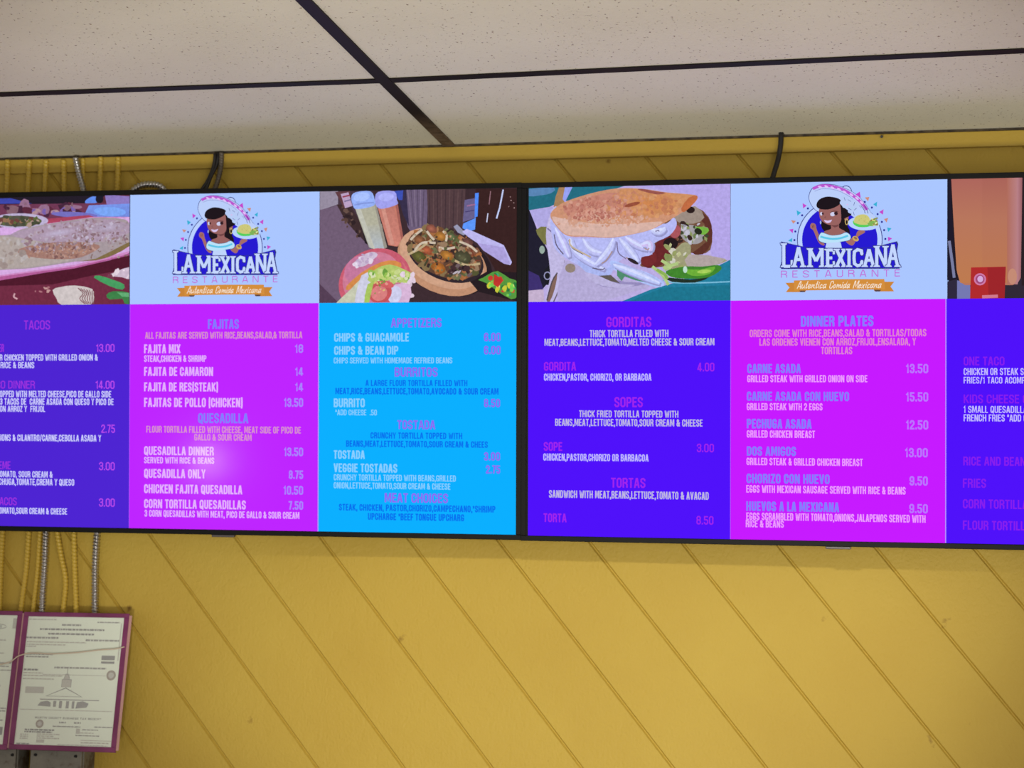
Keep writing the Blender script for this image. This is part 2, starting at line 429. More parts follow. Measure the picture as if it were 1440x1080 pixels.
def text_polys(s, x0, x1, yb, h, t, gap=.065, slant=0.0):
    """polygons of the string s fitted between x0 and x1 on baseline yb, cap height h, stroke t (fraction of h)"""
    tot = sum(G[c][0] + gap for c in s) - gap; k = (x1 - x0) / (tot * h); x = 0; out = []
    for c in s:
        w, strokes = G[c]; st = t * h
        for pl in strokes:
            P = []
            for (a, b) in pl:
                gx = x0 + x * h * k + st / 2 + a * max(w * h * k - st, 0.0); gy = yb + st / 2 + b * (h - st)
                P.append(Vector((gx + slant * (gy - yb), gy)))
            offset_strip(P, st, out, st * .48)
        x += w + gap
    return out


# ------------------------------------------------------------------ screens
TW_, TH_ = 1.2176, .6849                    # lit area of a 55 inch panel


def tv_matrix(x, z, yaw, roll):
    return Matrix.Translation((x, -.12, CEIL + z)) @ Matrix.Rotation(yaw, 4, 'Z') @ Matrix.Rotation(.1227, 4, 'X') @ Matrix.Rotation(-roll, 4, 'Y')


class Art:
    """picture patches on one rectangle of a screen; coordinates are those of an enlarged view (origin o, scale k) of the photo"""
    def __init__(s, mw, rect, o, k):
        s.mw = mw; s.inv = mw.inverted(); s.rect = rect; s.o = o; s.k = k; s.v = []; s.f = []; s.c = []; s.mi = []; s.z = 0; s.tex = 0; s.rng = random.Random(7)

    def m(s, x, y):
        """enlarged-view coordinates -> metres on the screen (x right, y up from its centre)"""
        d = s.inv.to_3x3() @ ray(s.o[0] + x / s.k, s.o[1] + y / s.k); c = s.inv @ CAM
        p = c - d * (c.y / d.y)
        return Vector((p.x, p.z))

    def raw(s, pts, col):
        x0, x1, y0, y1 = s.rect
        for ax, lim, sg in ((0, x0, 1), (0, x1, -1), (1, y0, 1), (1, y1, -1)):
            out = []; n = len(pts)
            for i in range(n):
                a, b = pts[i], pts[(i + 1) % n]; da, db = (a[ax] - lim) * sg, (b[ax] - lim) * sg
                if da >= 0: out.append(a)
                if (da >= 0) != (db >= 0): out.append(a.lerp(b, da / (da - db)))
            pts = out
            if len(pts) < 3: return
        n = len(s.v); y = -.0002 - s.z * .00001
        s.v += [(p.x, y, p.y) for p in pts]; s.f.append(tuple(range(n, n + len(pts)))); s.mi.append(1 if s.tex else 0)
        if callable(col): s.c += [col(p) for p in pts]
        else: s.c += [rgb(*col)] * len(pts)

    def fill(s, col): s.raw([Vector((s.rect[0], s.rect[3])), Vector((s.rect[1], s.rect[3])), Vector((s.rect[1], s.rect[2])), Vector((s.rect[0], s.rect[2]))], col)

    def up(s): s.z += 1; return s

    def poly(s, pts, col, smooth=0):
        s.up(); P = [Vector(p) for p in pts]
        if smooth:
            n = len(P); Q = []
            for i in range(n):
                a, b, c, d = P[i - 1], P[i], P[(i + 1) % n], P[(i + 2) % n]
                for k in range(smooth):
                    t = k / smooth
                    Q.append(.5 * ((2 * b) + (c - a) * t + (2 * a - 5 * b + 4 * c - d) * t * t + (3 * b - a - 3 * c + d) * t ** 3))
            P = Q
        s.raw([s.m(p.x, p.y) for p in P], col); return s

    def grad(s, pts, c0, c1, axis=1):
        """quad-like patch whose pictured colour runs from c0 to c1 along x (0) or y (1)"""
        vals = [p[axis] for p in pts]; a, b = min(vals), max(vals); A, B = rgb(*c0), rgb(*c1); s.up()
        P = [s.m(*p) for p in pts]; look = {}
        lo, hi = s.m(pts[0][0], a), s.m(pts[0][0], b)
        if axis == 0: lo, hi = s.m(a, pts[0][1]), s.m(b, pts[0][1])

        def col(p):
            t = ((p.x - lo.x) / (hi.x - lo.x)) if axis == 0 else ((p.y - lo.y) / (hi.y - lo.y))
            t = min(max(t, 0), 1); return tuple(A[i] * (1 - t) + B[i] * t for i in range(4))
        s.raw(P, col); return s

    def ell(s, cx, cy, rx, ry, col, rot=0, wob=0, n=28):
        c, si = math.cos(rot), math.sin(rot); P = []
        for i in range(n):
            a = 2 * math.pi * i / n; w = 1 + (s.rng.uniform(-wob, wob) if wob else 0)
            x, y = rx * w * math.cos(a), ry * w * math.sin(a); P.append((cx + x * c - y * si, cy + x * si + y * c))
        return s.poly(P, col)

    def line(s, pts, w, col, smooth=0):
        s.up(); P = [Vector(p) for p in pts]
        if smooth:
            Q = []; E = [2 * P[0] - P[1]] + P + [2 * P[-1] - P[-2]]
            for i in range(1, len(E) - 2):
                a, b, c, d = E[i - 1:i + 3]
                for k in range(smooth):
                    t = k / smooth
                    Q.append(.5 * ((2 * b) + (c - a) * t + (2 * a - 5 * b + 4 * c - d) * t * t + (3 * b - a - 3 * c + d) * t ** 3))
            P = Q + [E[-2]]
        out = []; offset_strip(P, w, out)
        for q in out: s.raw([s.m(p.x, p.y) for p in q], col)
        return s

    def strip(s, pts, w, col):
        """ribbon that swells in its middle and narrows at both ends"""
        P = [Vector(p) for p in pts]; E = [2 * P[0] - P[1]] + P + [2 * P[-1] - P[-2]]; Q = []
        for i in range(1, len(E) - 2):
            a, b, c, d = E[i - 1:i + 3]
            for k in range(6):
                t = k / 6; Q.append(.5 * ((2 * b) + (c - a) * t + (2 * a - 5 * b + 4 * c - d) * t * t + (3 * b - a - 3 * c + d) * t ** 3))
        Q.append(P[-1]); n = len(Q); L = []; R = []
        for i, p in enumerate(Q):
            t = (Q[min(i + 1, n - 1)] - Q[max(i - 1, 0)]).normalized(); m = Vector((-t.y, t.x)) * (w / 2) * (max(math.sin(math.pi * (.08 + .84 * i / (n - 1))), 0) ** .6)
            L.append(p + m); R.append(p - m)
        return s.poly([tuple(p) for p in L + R[::-1]], col)

    def ring(s, cx, cy, rx, ry, w, col, a0=0, a1=360, n=40):
        return s.line([(cx + rx * math.cos(math.radians(a0 + (a1 - a0) * i / n)), cy + ry * math.sin(math.radians(a0 + (a1 - a0) * i / n))) for i in range(n + 1)], w, col)

    def soft(s, cx, cy, rx, ry, c0, c1, rot=0, n=7, wob=.05):
        """patch whose pictured colour runs from c0 at its rim to c1 in its middle"""
        for i in range(n):
            t = i / (n - 1); k = 1 - .85 * t; s.ell(cx, cy, rx * k, ry * k, tuple(c0[q] * (1 - t) + c1[q] * t for q in range(3)), rot, wob, 22)
        return s

    def scatter(s, n, box, size, cols, flat=.5, wob=.25, inside=None):
        """n irregular morsels inside box (or inside the ellipse given as (cx, cy, rx, ry, rot))"""
        k = 0; z0 = s.z
        while k < n:
            x, y = s.rng.uniform(box[0], box[2]), s.rng.uniform(box[1], box[3])
            if inside:
                cx, cy, rx, ry, ro = inside; dx, dy = x - cx, y - cy
                u, v = dx * math.cos(ro) + dy * math.sin(ro), -dx * math.sin(ro) + dy * math.cos(ro)
                if (u / rx) ** 2 + (v / ry) ** 2 > 1: continue
            r = s.rng.uniform(*size); s.z = z0 + k % 10
            s.ell(x, y, r, r * s.rng.uniform(flat, 1), s.rng.choice(cols), s.rng.uniform(0, 3.14), wob, 9); k += 1
        s.z = z0 + 11
        return s

    def text(s, t, x0, x1, y0, y1, col, wt=.15, gap=.065, slant=0.0):
        s.z += 1 if not s.z else 0
        ym = (y0 + y1) / 2; A, B = s.m(x0, ym), s.m(x1, ym); h = s.m((x0 + x1) / 2, y0).y - s.m((x0 + x1) / 2, y1).y
        for q in text_polys(t, A.x, B.x, (A.y + B.y) / 2 - h / 2, h, wt, gap, slant): s.raw(q, col)
        return s

    def build(s, name, parent):
        me = bpy.data.meshes.new(name); me.from_pydata(s.v, [], s.f); ca = me.color_attributes.new('ink', 'FLOAT_COLOR', 'POINT')
        for i, c in enumerate(s.c): ca.data[i].color = c
        for i, p in enumerate(me.polygons): p.material_index = s.mi[i]
        me.update()
        return link(name, me, [M_LCD, M_LCDP], parent)


def television(mw, label, x_mount):
    t = empty('wall_television', (0, 0, 0), label, 'television', 'menu televisions on the yellow wall'); t.matrix_world = mw
    b = .0105; hw, hh = TW_ / 2, TH_ / 2; D = .014
    m = MB()
    for (xa, xb, za, zb) in ((-hw - b, hw + b, hh, hh + b), (-hw - b, hw + b, -hh - b, -hh), (-hw - b, -hw, -hh, hh), (hw, hw + b, -hh, hh)):
        m.box((xa, -.0025, za), (xb, D, zb))
    m.build('bezel', M_BEZEL, t, bevel=.0012)
    # shallow moulded back, deeper along its lower half
    h = MB(); h.box((-hw - b + .001, .004, -hh - b + .001), (hw + b - .001, .022, hh + b - .001)); h.box((-hw * .86, .022, -hh * .85), (hw * .86, .038, hh * .35))
    h.build('housing', M_BACK, t, bevel=.003)
    MB().box((-.024, -.001, -hh - b - .0048), (.024, .010, -hh - b + .0002)).build('infrared_receiver', M_NUB, t, bevel=.0012)
    # wall bracket: two vertical arms on the set, a rail screwed to the wall
    iv = mw.inverted(); r = MB()
    for sx in (-.2, .2):
        r.box((sx - .015, .0375, -.22), (sx + .015, .046, .2))
    wz = mw.translation.z
    for zz in (wz + .06, wz - .05):
        n = len(r.v)
        r.box((mw.translation.x - .3, -.030, zz - .015), (mw.translation.x + .3, -.022, zz + .015))
        for sx in (-.26, .26): r.box((mw.translation.x + sx - .02, -.024, zz - .013), (mw.translation.x + sx + .02, .0, zz + .013))
        for sx in (-.2, .2): r.box((mw.translation.x + sx - .012, -.085 if zz > wz else -.075, zz - .008), (mw.translation.x + sx + .012, -.028, zz + .008))
        for i in range(n, len(r.v)): r.v[i] = tuple(iv @ Vector(r.v[i]))
    r.build('wall_bracket', M_STEEL_DARK, t)
    s = MB().quad((-hw, 0, -hh), (hw, 0, -hh), (hw, 0, hh), (-hw, 0, hh)).build('screen', M_BEZEL, t)
    return t, s


def uvrect(u0, u1, v0, v1): return ((u0 - .5) * TW_, (u1 - .5) * TW_, (.5 - v1) * TH_, (.5 - v0) * TH_)


VS = .3283                                   # where the picture band ends and the price columns begin
ML = tv_matrix(-1.46575, -.466634, .010931, -.003737)
MR = tv_matrix(-.227662, -.473713, -.010471, -.005947)
tvl, scl = television(ML, 'left menu television with the purple tacos, pink fajitas and blue appetizers columns', -1.46)
tvr, scr = television(MR, 'right menu television with the gorditas and pink dinner plates columns', -.22)

PURP_L, PURP_R, PINK_L, PINK_R, BLUE = (76, 32, 210), (78, 8, 250), (190, 32, 255), (198, 20, 255), (0, 175, 255)
WHITE = (170, 198, 255)


def column(name, mw, scr, u0, u1, bg, o, k, rows, vtop=VS):
    a = Art(mw, uvrect(u0, u1, vtop, 1), o, k); a.fill(bg)
    if bg in (PINK_L, PINK_R):                                       # pale hairlines of the menu layout beside the pink columns
        x0, x1, y0, y1 = a.rect; a.up()
        for xa, xb, c in ((x0, x0 + .0012, (176, 84, 255)), (x1 - .0018, x1, (182, 150, 255))): a.raw([Vector((xa, y0)), Vector((xb, y0)), Vector((xb, y1)), Vector((xa, y1))], c)
    for r in rows: a.text(*r)
    return a.build(name, scr)


MAG_L, LIL = (158, 48, 222), (206, 204, 255)
column('tacos_menu', ML, scl, 0, 1 / 3 - .0005, PURP_L, (0, 420), 3.179, [
    ('TACOS', 107, 224, 97, 138, MAG_L, .13),
    ('TACO DINNER', -112, 18, 203, 238, MAG_L, .13), ('13.00', 430, 512, 203, 238, (188, 74, 236), .13),
    ('STEAK OR CHICKEN TOPPED WITH GRILLED ONION &', -88, 437, 249, 277, LIL, .15),
    ('SIDE OF RICE & BEANS', -88, 153, 283, 311, LIL, .15),
    ('TACO DINNER', -62, 156, 367, 402, MAG_L, .13), ('14.00', 428, 512, 367, 403, (188, 74, 236), .13),
    ('TOPPED WITH MELTED CHEESE,PICO DE GALLO SIDE', -13, 497, 412, 441, LIL, .15),
    ('3 TACOS DE  CARNE ASADA CON QUESO Y PICO DE', 0, 508, 446, 475, LIL, .15),
    ('CON ARROZ Y  FRIJOL', -14, 202, 479, 506, LIL, .15),
    ('2.75', 453, 514, 563, 600, (188, 74, 236), .13),
    ('ONIONS & CILANTRO/CARNE,CEBOLLA ASADA Y', -26, 452, 608, 637, LIL, .15),
    ('CREME', -40, 47, 727, 762, MAG_L, .13), ('3.00', 443, 513, 731, 767, (188, 74, 236), .13),
    ('TOMATO, SOUR CREAM &', -13, 235, 771, 799, LIL, .15),
    ('LECHUGA,TOMATE,CREMA Y QUESO', -28, 332, 805, 834, LIL, .15),
    ('TACOS', -20, 75, 888, 923, MAG_L, .13), ('3.00', 443, 513, 893, 930, (188, 74, 236), .13),
    ('TOMATO,SOUR CREAM & CHEESE', -14, 300, 935, 963, LIL, .15)])

HB, TAN, LW, PR = (126, 124, 255), (218, 146, 196), (228, 176, 255), (168, 132, 255)
column('fajitas_menu', ML, scl, 1 / 3 - .0005, 2 / 3 - .0003, PINK_L, (180, 420), 3.175, [
    ('FAJITAS', 357, 495, 92, 135, HB, .17),
    ('ALL FAJITAS ARE SERVED WITH RICE,BEANS,SALAD,& TORTILLA', 77, 778, 148, 178, TAN, .15),
    ('FAJITA MIX', 72, 234, 204, 244, LW, .17), ('18', 746, 782, 204, 242, PR, .17),
    ('STEAK,CHICKEN & SHRIMP', 72, 350, 253, 282, LW, .16),
    ('FAJITA DE CAMARON', 72, 380, 305, 345, LW, .17), ('14', 747, 782, 307, 344, PR, .17),
    ('FAJITA DE RES(STEAK)', 72, 402, 374, 414, LW, .17), ('14', 747, 782, 376, 413, PR, .17),
    ('FAJITAS DE POLLO (CHICKEN)', 72, 512, 443, 484, LW, .17), ('13.50', 697, 782, 444, 483, PR, .17),
    ('QUESADILLA', 313, 537, 512, 556, HB, .17),
    ('FLOUR TORTILLA FILLED WITH CHEESE, MEAT SIDE OF PICO DE', 82, 772, 570, 600, TAN, .15),
    ('GALLO & SOUR CREAM', 296, 552, 605, 634, TAN, .15),
    ('QUESADILLA DINNER', 72, 383, 660, 699, LW, .17), ('13.50', 697, 782, 665, 703, PR, .17),
    ('SERVED WITH RICE & BEANS', 72, 385, 708, 736, LW, .16),
    ('QUESADILLA ONLY', 72, 346, 761, 801, LW, .17), ('8.75', 718, 782, 767, 805, PR, .17),
    ('CHICKEN FAJITA QUESADILLA', 72, 510, 831, 871, LW, .17), ('10.50', 695, 782, 836, 875, PR, .17),
    ('CORN TORTILLA QUESADILLAS', 72, 526, 898, 938, LW, .17), ('7.50', 717, 782, 904, 942, PR, .17),
    ('3 CORN QUESADILLAS WITH MEAT, PICO DE GALLO & SOUR CREAM', 74, 765, 948, 978, LW, .15)])

VH, CW, DB = (140, 104, 244), (138, 206, 255), (0, 112, 238)
column('appetizers_menu', ML, scl, 2 / 3 - .0003, 1, BLUE, (440, 420), 3.0, [
    ('APPETIZERS', 330, 543, 82, 121, VH, .17),
    ('CHIPS & GUACAMOLE', 90, 405, 145, 181, CW, .17), ('6.00', 722, 792, 144, 180, VH, .17),
    ('CHIPS & BEAN DIP', 90, 360, 200, 236, CW, .17), ('6.00', 722, 792, 199, 235, VH, .17),
    ('CHIPS SERVED WITH HOMEMADE REFRIED BEANS', 88, 588, 248, 273, CW, .15),
    ('BURRITOS', 345, 526, 290, 329, VH, .17),
    ('A LARGE FLOUR TORTILLA FILLED WITH', 222, 652, 343, 369, DB, .18),
    ('MEAT,RICE,BEANS,LETTUCE,TOMATO,AVOCADO & SOUR CREAM', 95, 783, 377, 404, DB, .18),
    ('BURRITO', 88, 219, 421, 458, CW, .17), ('8.50', 722, 790, 423, 458, VH, .17),
    ('*ADD CHEESE  .50', 95, 270, 468, 492, CW, .15),
    ('TOSTADA', 356, 516, 513, 551, VH, .17),
    ('CRUNCHY TORTILLA TOPPED WITH', 243, 630, 565, 591, DB, .18),
    ('BEANS,MEAT,LETTUCE,TOMATO,SOUR CREAM & CHEES', 140, 738, 600, 627, DB, .18),
    ('TOSTADA', 88, 219, 640, 676, CW, .17), ('3.00', 722, 790, 648, 683, VH, .17),
    ('VEGGIE TOSTADAS', 88, 356, 696, 733, CW, .17), ('2.75', 730, 790, 703, 738, VH, .17),
    ('CRUNCHY TORTILLA TOPPED WITH BEANS,GRILLED', 88, 603, 743, 769, CW, .15),
    ('ONION,LETTUCE,TOMATO,SOUR CREAM & CHEESE', 88, 580, 777, 803, CW, .15),
    ('MEAT CHOICES', 303, 570, 821, 861, VH, .17),
    ('STEAK, CHICKEN, PASTOR,CHORIZO,CAMPECHANO,*SHRIMP', 110, 770, 870, 898, DB, .18),
    ('UPCHARGE *BEEF TONGUE UPCHARG', 232, 638, 907, 936, DB, .18)])

MAG_R, GRY, LR = (160, 34, 236), (194, 184, 226), (196, 184, 255)
column('gorditas_menu', MR, scr, .0032, .3307, PURP_R, (730, 420), 3.0, [
    ('GORDITAS', 368, 558, 77, 120, MAG_R, .16),
    ('THICK TORTILLA FILLED WITH', 298, 630, 132, 162, GRY, .15),
    ('MEAT,BEANS,LETTUCE,TOMATO,MELTED CHEESE & SOUR CREAM', 107, 824, 168, 198, GRY, .15),
    ('GORDITA', 105, 240, 267, 304, MAG_R, .16), ('4.00', 752, 824, 270, 307, MAG_R, .15),
    ('CHICKEN,PASTOR, CHORIZO, OR BARBACOA', 105, 558, 316, 346, LR, .15),
    ('SOPES', 402, 522, 415, 458, MAG_R, .16),
    ('THICK FRIED TORTILLA TOPPED WITH', 253, 672, 472, 501, GRY, .15),
    ('BEANS,MEAT,LETTUCE,TOMATO,SOUR CREAM & CHEESE', 152, 774, 508, 538, GRY, .15),
    ('SOPE', 104, 182, 605, 642, MAG_R, .16), ('3.00', 750, 822, 612, 648, MAG_R, .15),
    ('CHICKEN,PASTOR,CHORIZO OR BARBACOA', 102, 546, 655, 685, LR, .15),
    ('TORTAS', 388, 533, 756, 798, MAG_R, .16),
    ('SANDWICH WITH MEAT,BEANS,LETTUCE,TOMATO & AVACAD', 126, 800, 812, 844, GRY, .15),
    ('TORTA', 103, 200, 906, 943, MAG_R, .16), ('8.50', 748, 820, 917, 953, MAG_R, .15)], .3281)

HB2, TAN2, LW2, PR2 = (132, 124, 255), (226, 132, 206), (238, 156, 255), (186, 118, 255)
column('dinner_plates_menu', MR, scr, .3307, .6652, PINK_R, (1020, 420), 2.919, [
    ('DINNER PLATES', 310, 608, 70, 114, HB2, .18),
    ('ORDERS COME WITH RICE,BEANS,SALAD & TORTILLAS/TODAS', 100, 825, 126, 156, TAN2, .15),
    ('LAS ORDENES VIENEN CON ARROZ,FRIJOL,ENSALADA, Y', 140, 782, 162, 192, TAN2, .15),
    ('TORTILLAS', 393, 521, 198, 228, TAN2, .15),
    ('CARNE ASADA', 90, 310, 268, 306, HB2, .18), ('13.50', 742, 833, 268, 306, PR2, .17),
    ('GRILLED STEAK WITH GRILLED ONION ON SIDE', 90, 583, 314, 343, LW2, .15),
    ('CARNE ASADA CON HUEVO', 88, 508, 382, 420, HB2, .18), ('15.50', 742, 833, 384, 422, PR2, .17),
    ('GRILLED STEAK WITH 2 EGGS', 88, 399, 429, 458, LW2, .15),
    ('PECHUGA ASADA', 88, 354, 494, 533, HB2, .18), ('12.50', 742, 833, 499, 537, PR2, .17),
    ('GRILLED CHICKEN BREAST', 88, 368, 541, 571, LW2, .15),
    ('DOS AMIGOS', 88, 290, 607, 645, HB2, .18), ('13.00', 738, 831, 613, 651, PR2, .17),
    ('GRILLED STEAK & GRILLED CHICKEN BREAST', 87, 564, 655, 685, LW2, .15),
    ('CHORIZO CON HUEVO', 87, 428, 720, 759, HB2, .18), ('9.50', 756, 831, 729, 767, PR2, .17),
    ('EGGS WITH MEXICAN SAUSAGE SERVED WITH RICE & BEANS', 86, 740, 769, 800, LW2, .15),
    ('HUEVOS A LA MEXICANA', 86, 467, 834, 874, HB2, .18), ('9.50', 755, 831, 843, 881, PR2, .17),
    ('EGGS SCRAMBLED WITH TOMATO,ONIONS,JALAPENOS SERVED WITH', 86, 822, 883, 914, LW2, .15),
    ('RICE & BEANS', 84, 240, 910, 939, LW2, .15)], .3289)

MAG3 = (134, 26, 238)
column('sides_menu', MR, scr, .6652, 1, PURP_R, (1310, 230), 1.93, [
    ('ONE TACO', 87, 198, 524, 548, MAG3, .16),
    ('CHICKEN OR STEAK SERVED WITH', 87, 346, 555, 574, LR, .15),
    ('FRIES/1 TACO ACOMPANADO', 87, 310, 579, 597, LR, .15),
    ('KIDS CHEESE QUESADILLA', 87, 392, 627, 651, MAG3, .16),
    ('1 SMALL QUESADILLA SERVED', 87, 330, 658, 677, LR, .15),
    ('FRENCH FRIES "ADD CHEESE', 87, 310, 681, 700, LR, .15),
    ('RICE AND BEANS', 86, 270, 796, 820, MAG3, .16), ('FRIES', 85, 148, 855, 880, MAG3, .16),
    ('CORN TORTILLAS', 85, 276, 912, 937, MAG3, .16), ('FLOUR TORTILLAS', 85, 284, 970, 995, MAG3, .16)], .3289)

# ---- the restaurant emblem (the same drawing on both sets)
NAVY, ARCH, SKIN, HAIR = (48, 50, 130), (34, 22, 208), (152, 98, 96), (26, 16, 24)
MAGE, CYAN, ORA = (196, 70, 204), (52, 176, 214), (206, 140, 120)


def slab(a, ch, x0, x1, y0, y1):
    """western slab letter: thick strokes with flared feet"""
    w, h = x1 - x0, y1 - y0; t = 20
    S = {'L': ([[(.22, 0), (.22, 1)], [(.22, 1), (1, 1)]], [(.22, 0), (.22, 1)], [(.92, .84)]),
         'A': ([[(.12, 1), (.5, .03)], [(.5, .03), (.88, 1)], [(.28, .66), (.72, .66)]], [(.12, 1), (.88, 1)], []),
         'M': ([[(.12, 1), (.12, 0)], [(.12, 0), (.5, .7)], [(.5, .7), (.88, 0)], [(.88, 0), (.88, 1)]], [(.12, 0), (.12, 1), (.88, 0), (.88, 1)], []),
         'E': ([[(.2, 0), (.2, 1)], [(.2, .02), (1, .02)], [(.2, .5), (.75, .5)], [(.2, .98), (1, .98)]], [(.2, 0), (.2, 1)], [(.93, .12), (.93, .86)]),
         'X': ([[(.1, 0), (.9, 1)], [(.9, 0), (.1, 1)]], [(.1, 0), (.9, 0), (.1, 1), (.9, 1)], []),
         'I': ([[(.5, 0), (.5, 1)]], [(.5, 0), (.5, 1)], []),
         'C': ([[(.95, .3), (.88, .08), (.5, .02), (.18, .15), (.14, .5), (.18, .85), (.5, .98), (.88, .92), (.95, .7)]], [], [(.95, .2), (.95, .8)]),
         'N': ([[(.14, 1), (.14, 0)], [(.14, 0), (.86, 1)], [(.86, 1), (.86, 0)]], [(.14, 0), (.14, 1), (.86, 0)], [])}[ch]
    st = [([(x0 + p[0] * w, y0 + p[1] * h) for p in s]) for s in S[0]]
    for grow, col in ((9, NAVY), (0, (196, 214, 255))):
        for s in st: a.line(s, t + grow, col)
        for (px, py) in S[1]:
            cx, cy = x0 + px * w, y0 + py * h; q = -1 if py < .5 else 1
            a.poly([(cx - 22 - grow / 2, cy + q * (6 + grow / 2)), (cx + 22 + grow / 2, cy + q * (6 + grow / 2)), (cx + 17 + grow / 2, cy - q * (5 + grow / 2)), (cx - 17 - grow / 2, cy - q * (5 + grow / 2))], col)
        for (px, py) in S[2]:
            cx, cy = x0 + px * w, y0 + py * h
            a.poly([(cx - 7 - grow / 2, cy - 18 - grow / 2), (cx + 7 + grow / 2, cy - 18 - grow / 2), (cx + 7 + grow / 2, cy + 18 + grow / 2), (cx - 7 - grow / 2, cy + 18 + grow / 2)], col)
    return a


def emblem(mw, scr, u0, u1, vs):
    a = Art(mw, uvrect(u0, u1, 0, vs), (180, 260), 5.143)
    mapper = Art(ML, a.rect, (180, 260), 5.143)                     # drawn once, in the left set's view
    a.m = mapper.m; a.inv = mapper.inv
    x0, x1, y0, y1 = a.rect
    A, B = rgb(166, 192, 255), rgb(186, 206, 252)
    a.raw([Vector((x0, y1)), Vector((x1, y1)), Vector((x1, y0)), Vector((x0, y0))], WHITE)
    fine = (230, 268); a.o, a.k = fine, 8.4706; mapper.o, mapper.k = fine, 8.4706
    for rr, cc in ((448, NAVY), (440, (186, 208, 255)), (395, ARCH)):
        a.poly([(733 + rr * math.cos(t), min(680 + rr * math.sin(t), 800)) for t in [i * math.pi / 36 for i in range(72)]], cc)
    # hat: brim, crown, band
    brim = [(415, 235), (420, 165), (452, 108), (520, 72), (610, 64), (720, 82), (850, 140), (940, 210), (1005, 290), (1060, 380), (1120, 440), (1060, 480), (900, 440), (800, 370), (640, 320), (520, 366), (455, 318)]
    a.ell(800, 150, 62, 74, NAVY); a.ell(800, 152, 55, 67, (186, 206, 250))
    a.poly([(735 + (x - 735) * 1.017, 260 + (y - 260) * 1.03) for x, y in brim], NAVY, 5); a.poly(brim, (186, 206, 250), 5)
    band = [(452, 112), (520, 84), (610, 78), (720, 104), (800, 140), (870, 188), (930, 238), (985, 300), (1020, 350)]
    a.line(band, 32, (186, 84, 206), 5)
    for i, p in enumerate([(528, 92), (594, 88), (658, 102), (726, 118), (786, 150), (856, 180), (914, 220), (962, 268)]): a.ell(p[0], p[1], 23, 11, (226, 190, 250), .45 + i * .05)
    a.line([(470, 140), (560, 112), (700, 130), (820, 190), (900, 260), (960, 330)], 4, (120, 124, 190), 5)
    a.line([(955, 300), (990, 350), (1000, 390)], 6, NAVY); a.line([(990, 300), (1020, 350), (1030, 390)], 6, NAVY)
    # hair behind, shoulders, arms
    a.poly([(545, 470), (540, 530), (566, 580), (620, 600), (760, 590), (830, 620), (838, 580), (815, 520), (840, 470), (760, 400), (620, 430)], HAIR, 4)
    a.poly([(500, 690), (458, 580), (428, 552), (424, 520), (440, 495), (468, 500), (484, 520), (490, 560), (522, 640), (575, 735), (540, 738)], (164, 108, 104), 3)
    a.poly([(790, 690), (842, 742), (880, 735), (922, 650), (990, 606), (996, 586), (960, 570), (918, 590), (894, 650), (850, 668)], (164, 108, 104), 3)
    a.line([(446, 520), (448, 548)], 5, (96, 56, 60)); a.line([(462, 514), (462, 545)], 5, (96, 56, 60))
    a.ell(898, 670, 36, 26, (206, 170, 92), .6); a.ell(898, 664, 20, 12, (150, 100, 80), .6)
    a.poly([(644, 515), (722, 505), (728, 550), (792, 590), (800, 640), (620, 655), (566, 620), (576, 585), (640, 560)], SKIN, 3)
    a.poly([(640, 520), (720, 505), (722, 530), (680, 545)], (112, 66, 68))
    ruf = [(512, 650), (540, 602), (585, 614), (650, 634), (740, 624), (800, 600), (846, 640), (834, 684), (770, 698), (690, 712), (630, 722), (560, 712), (518, 690)]
    a.poly([(680 + (x - 680) * 1.03, 660 + (y - 660) * 1.1) for x, y in ruf], NAVY, 3); a.poly(ruf, (186, 226, 250), 3)
    a.line([(530, 645), (590, 662), (660, 672), (740, 664), (820, 636)], 22, (92, 196, 232), 4)
    a.poly([(594, 716), (740, 706), (762, 800), (574, 800)], (190, 212, 252))
    # face
    a.poly([(524, 330), (518, 400), (538, 462), (600, 508), (680, 520), (738, 492), (752, 400), (736, 262), (620, 300)], SKIN, 4)
    a.ell(804, 436, 22, 34, SKIN, .3)
    a.poly([(490, 285), (520, 232), (600, 200), (700, 214), (746, 244), (736, 282), (690, 316), (620, 342), (548, 342), (502, 325)], HAIR, 4)
    a.poly([(735, 256), (744, 330), (748, 400), (754, 470), (790, 440), (846, 412), (852, 376), (796, 336), (770, 300)], HAIR, 3)
    a.ell(660, 396, 27, 23, (206, 206, 236), -.3); a.ell(694, 388, 20, 20, (52, 26, 34)); a.line([(636, 376), (670, 362), (716, 366)], 6, (70, 38, 44), 3)
    a.ell(540, 392, 13, 20, (206, 206, 236)); a.ell(556, 390, 10, 14, (60, 32, 40)); a.line([(590, 418), (576, 432), (590, 440)], 4, (108, 62, 62))
    a.poly([(570, 462), (610, 468), (652, 458), (632, 488), (600, 494), (580, 482)], (216, 196, 240), 3)
    a.ring(806, 482, 15, 32, 7, (214, 188, 110)); a.ell(533, 488, 8, 20, (160, 176, 226))
    # flower, plate and taco
    for (x, y, r) in ((785, 230, 46), (850, 270, 50), (800, 290, 46), (880, 330, 42), (850, 360, 34), (900, 290, 36), (770, 270, 34)): a.ell(x, y, r, r * .9, (184, 204, 246), 0, .06, 18)
    for p in (((780, 210), (792, 246)), ((890, 262), (880, 300)), ((822, 330), (856, 350)), ((876, 370), (886, 410)), ((820, 236), (850, 256)), ((910, 330), (884, 352))): a.line(p, 5, (74, 84, 150))
    a.ell(812, 290, 10, 8, (214, 188, 236)); a.ell(862, 330, 9, 7, (170, 216, 236))
    a.ell(985, 500, 165, 78, (184, 210, 252), .05, n=36)
    a.poly([(872, 470), (900, 480), (1040, 520), (1020, 540), (930, 540), (880, 510)], (84, 206, 92), 3)
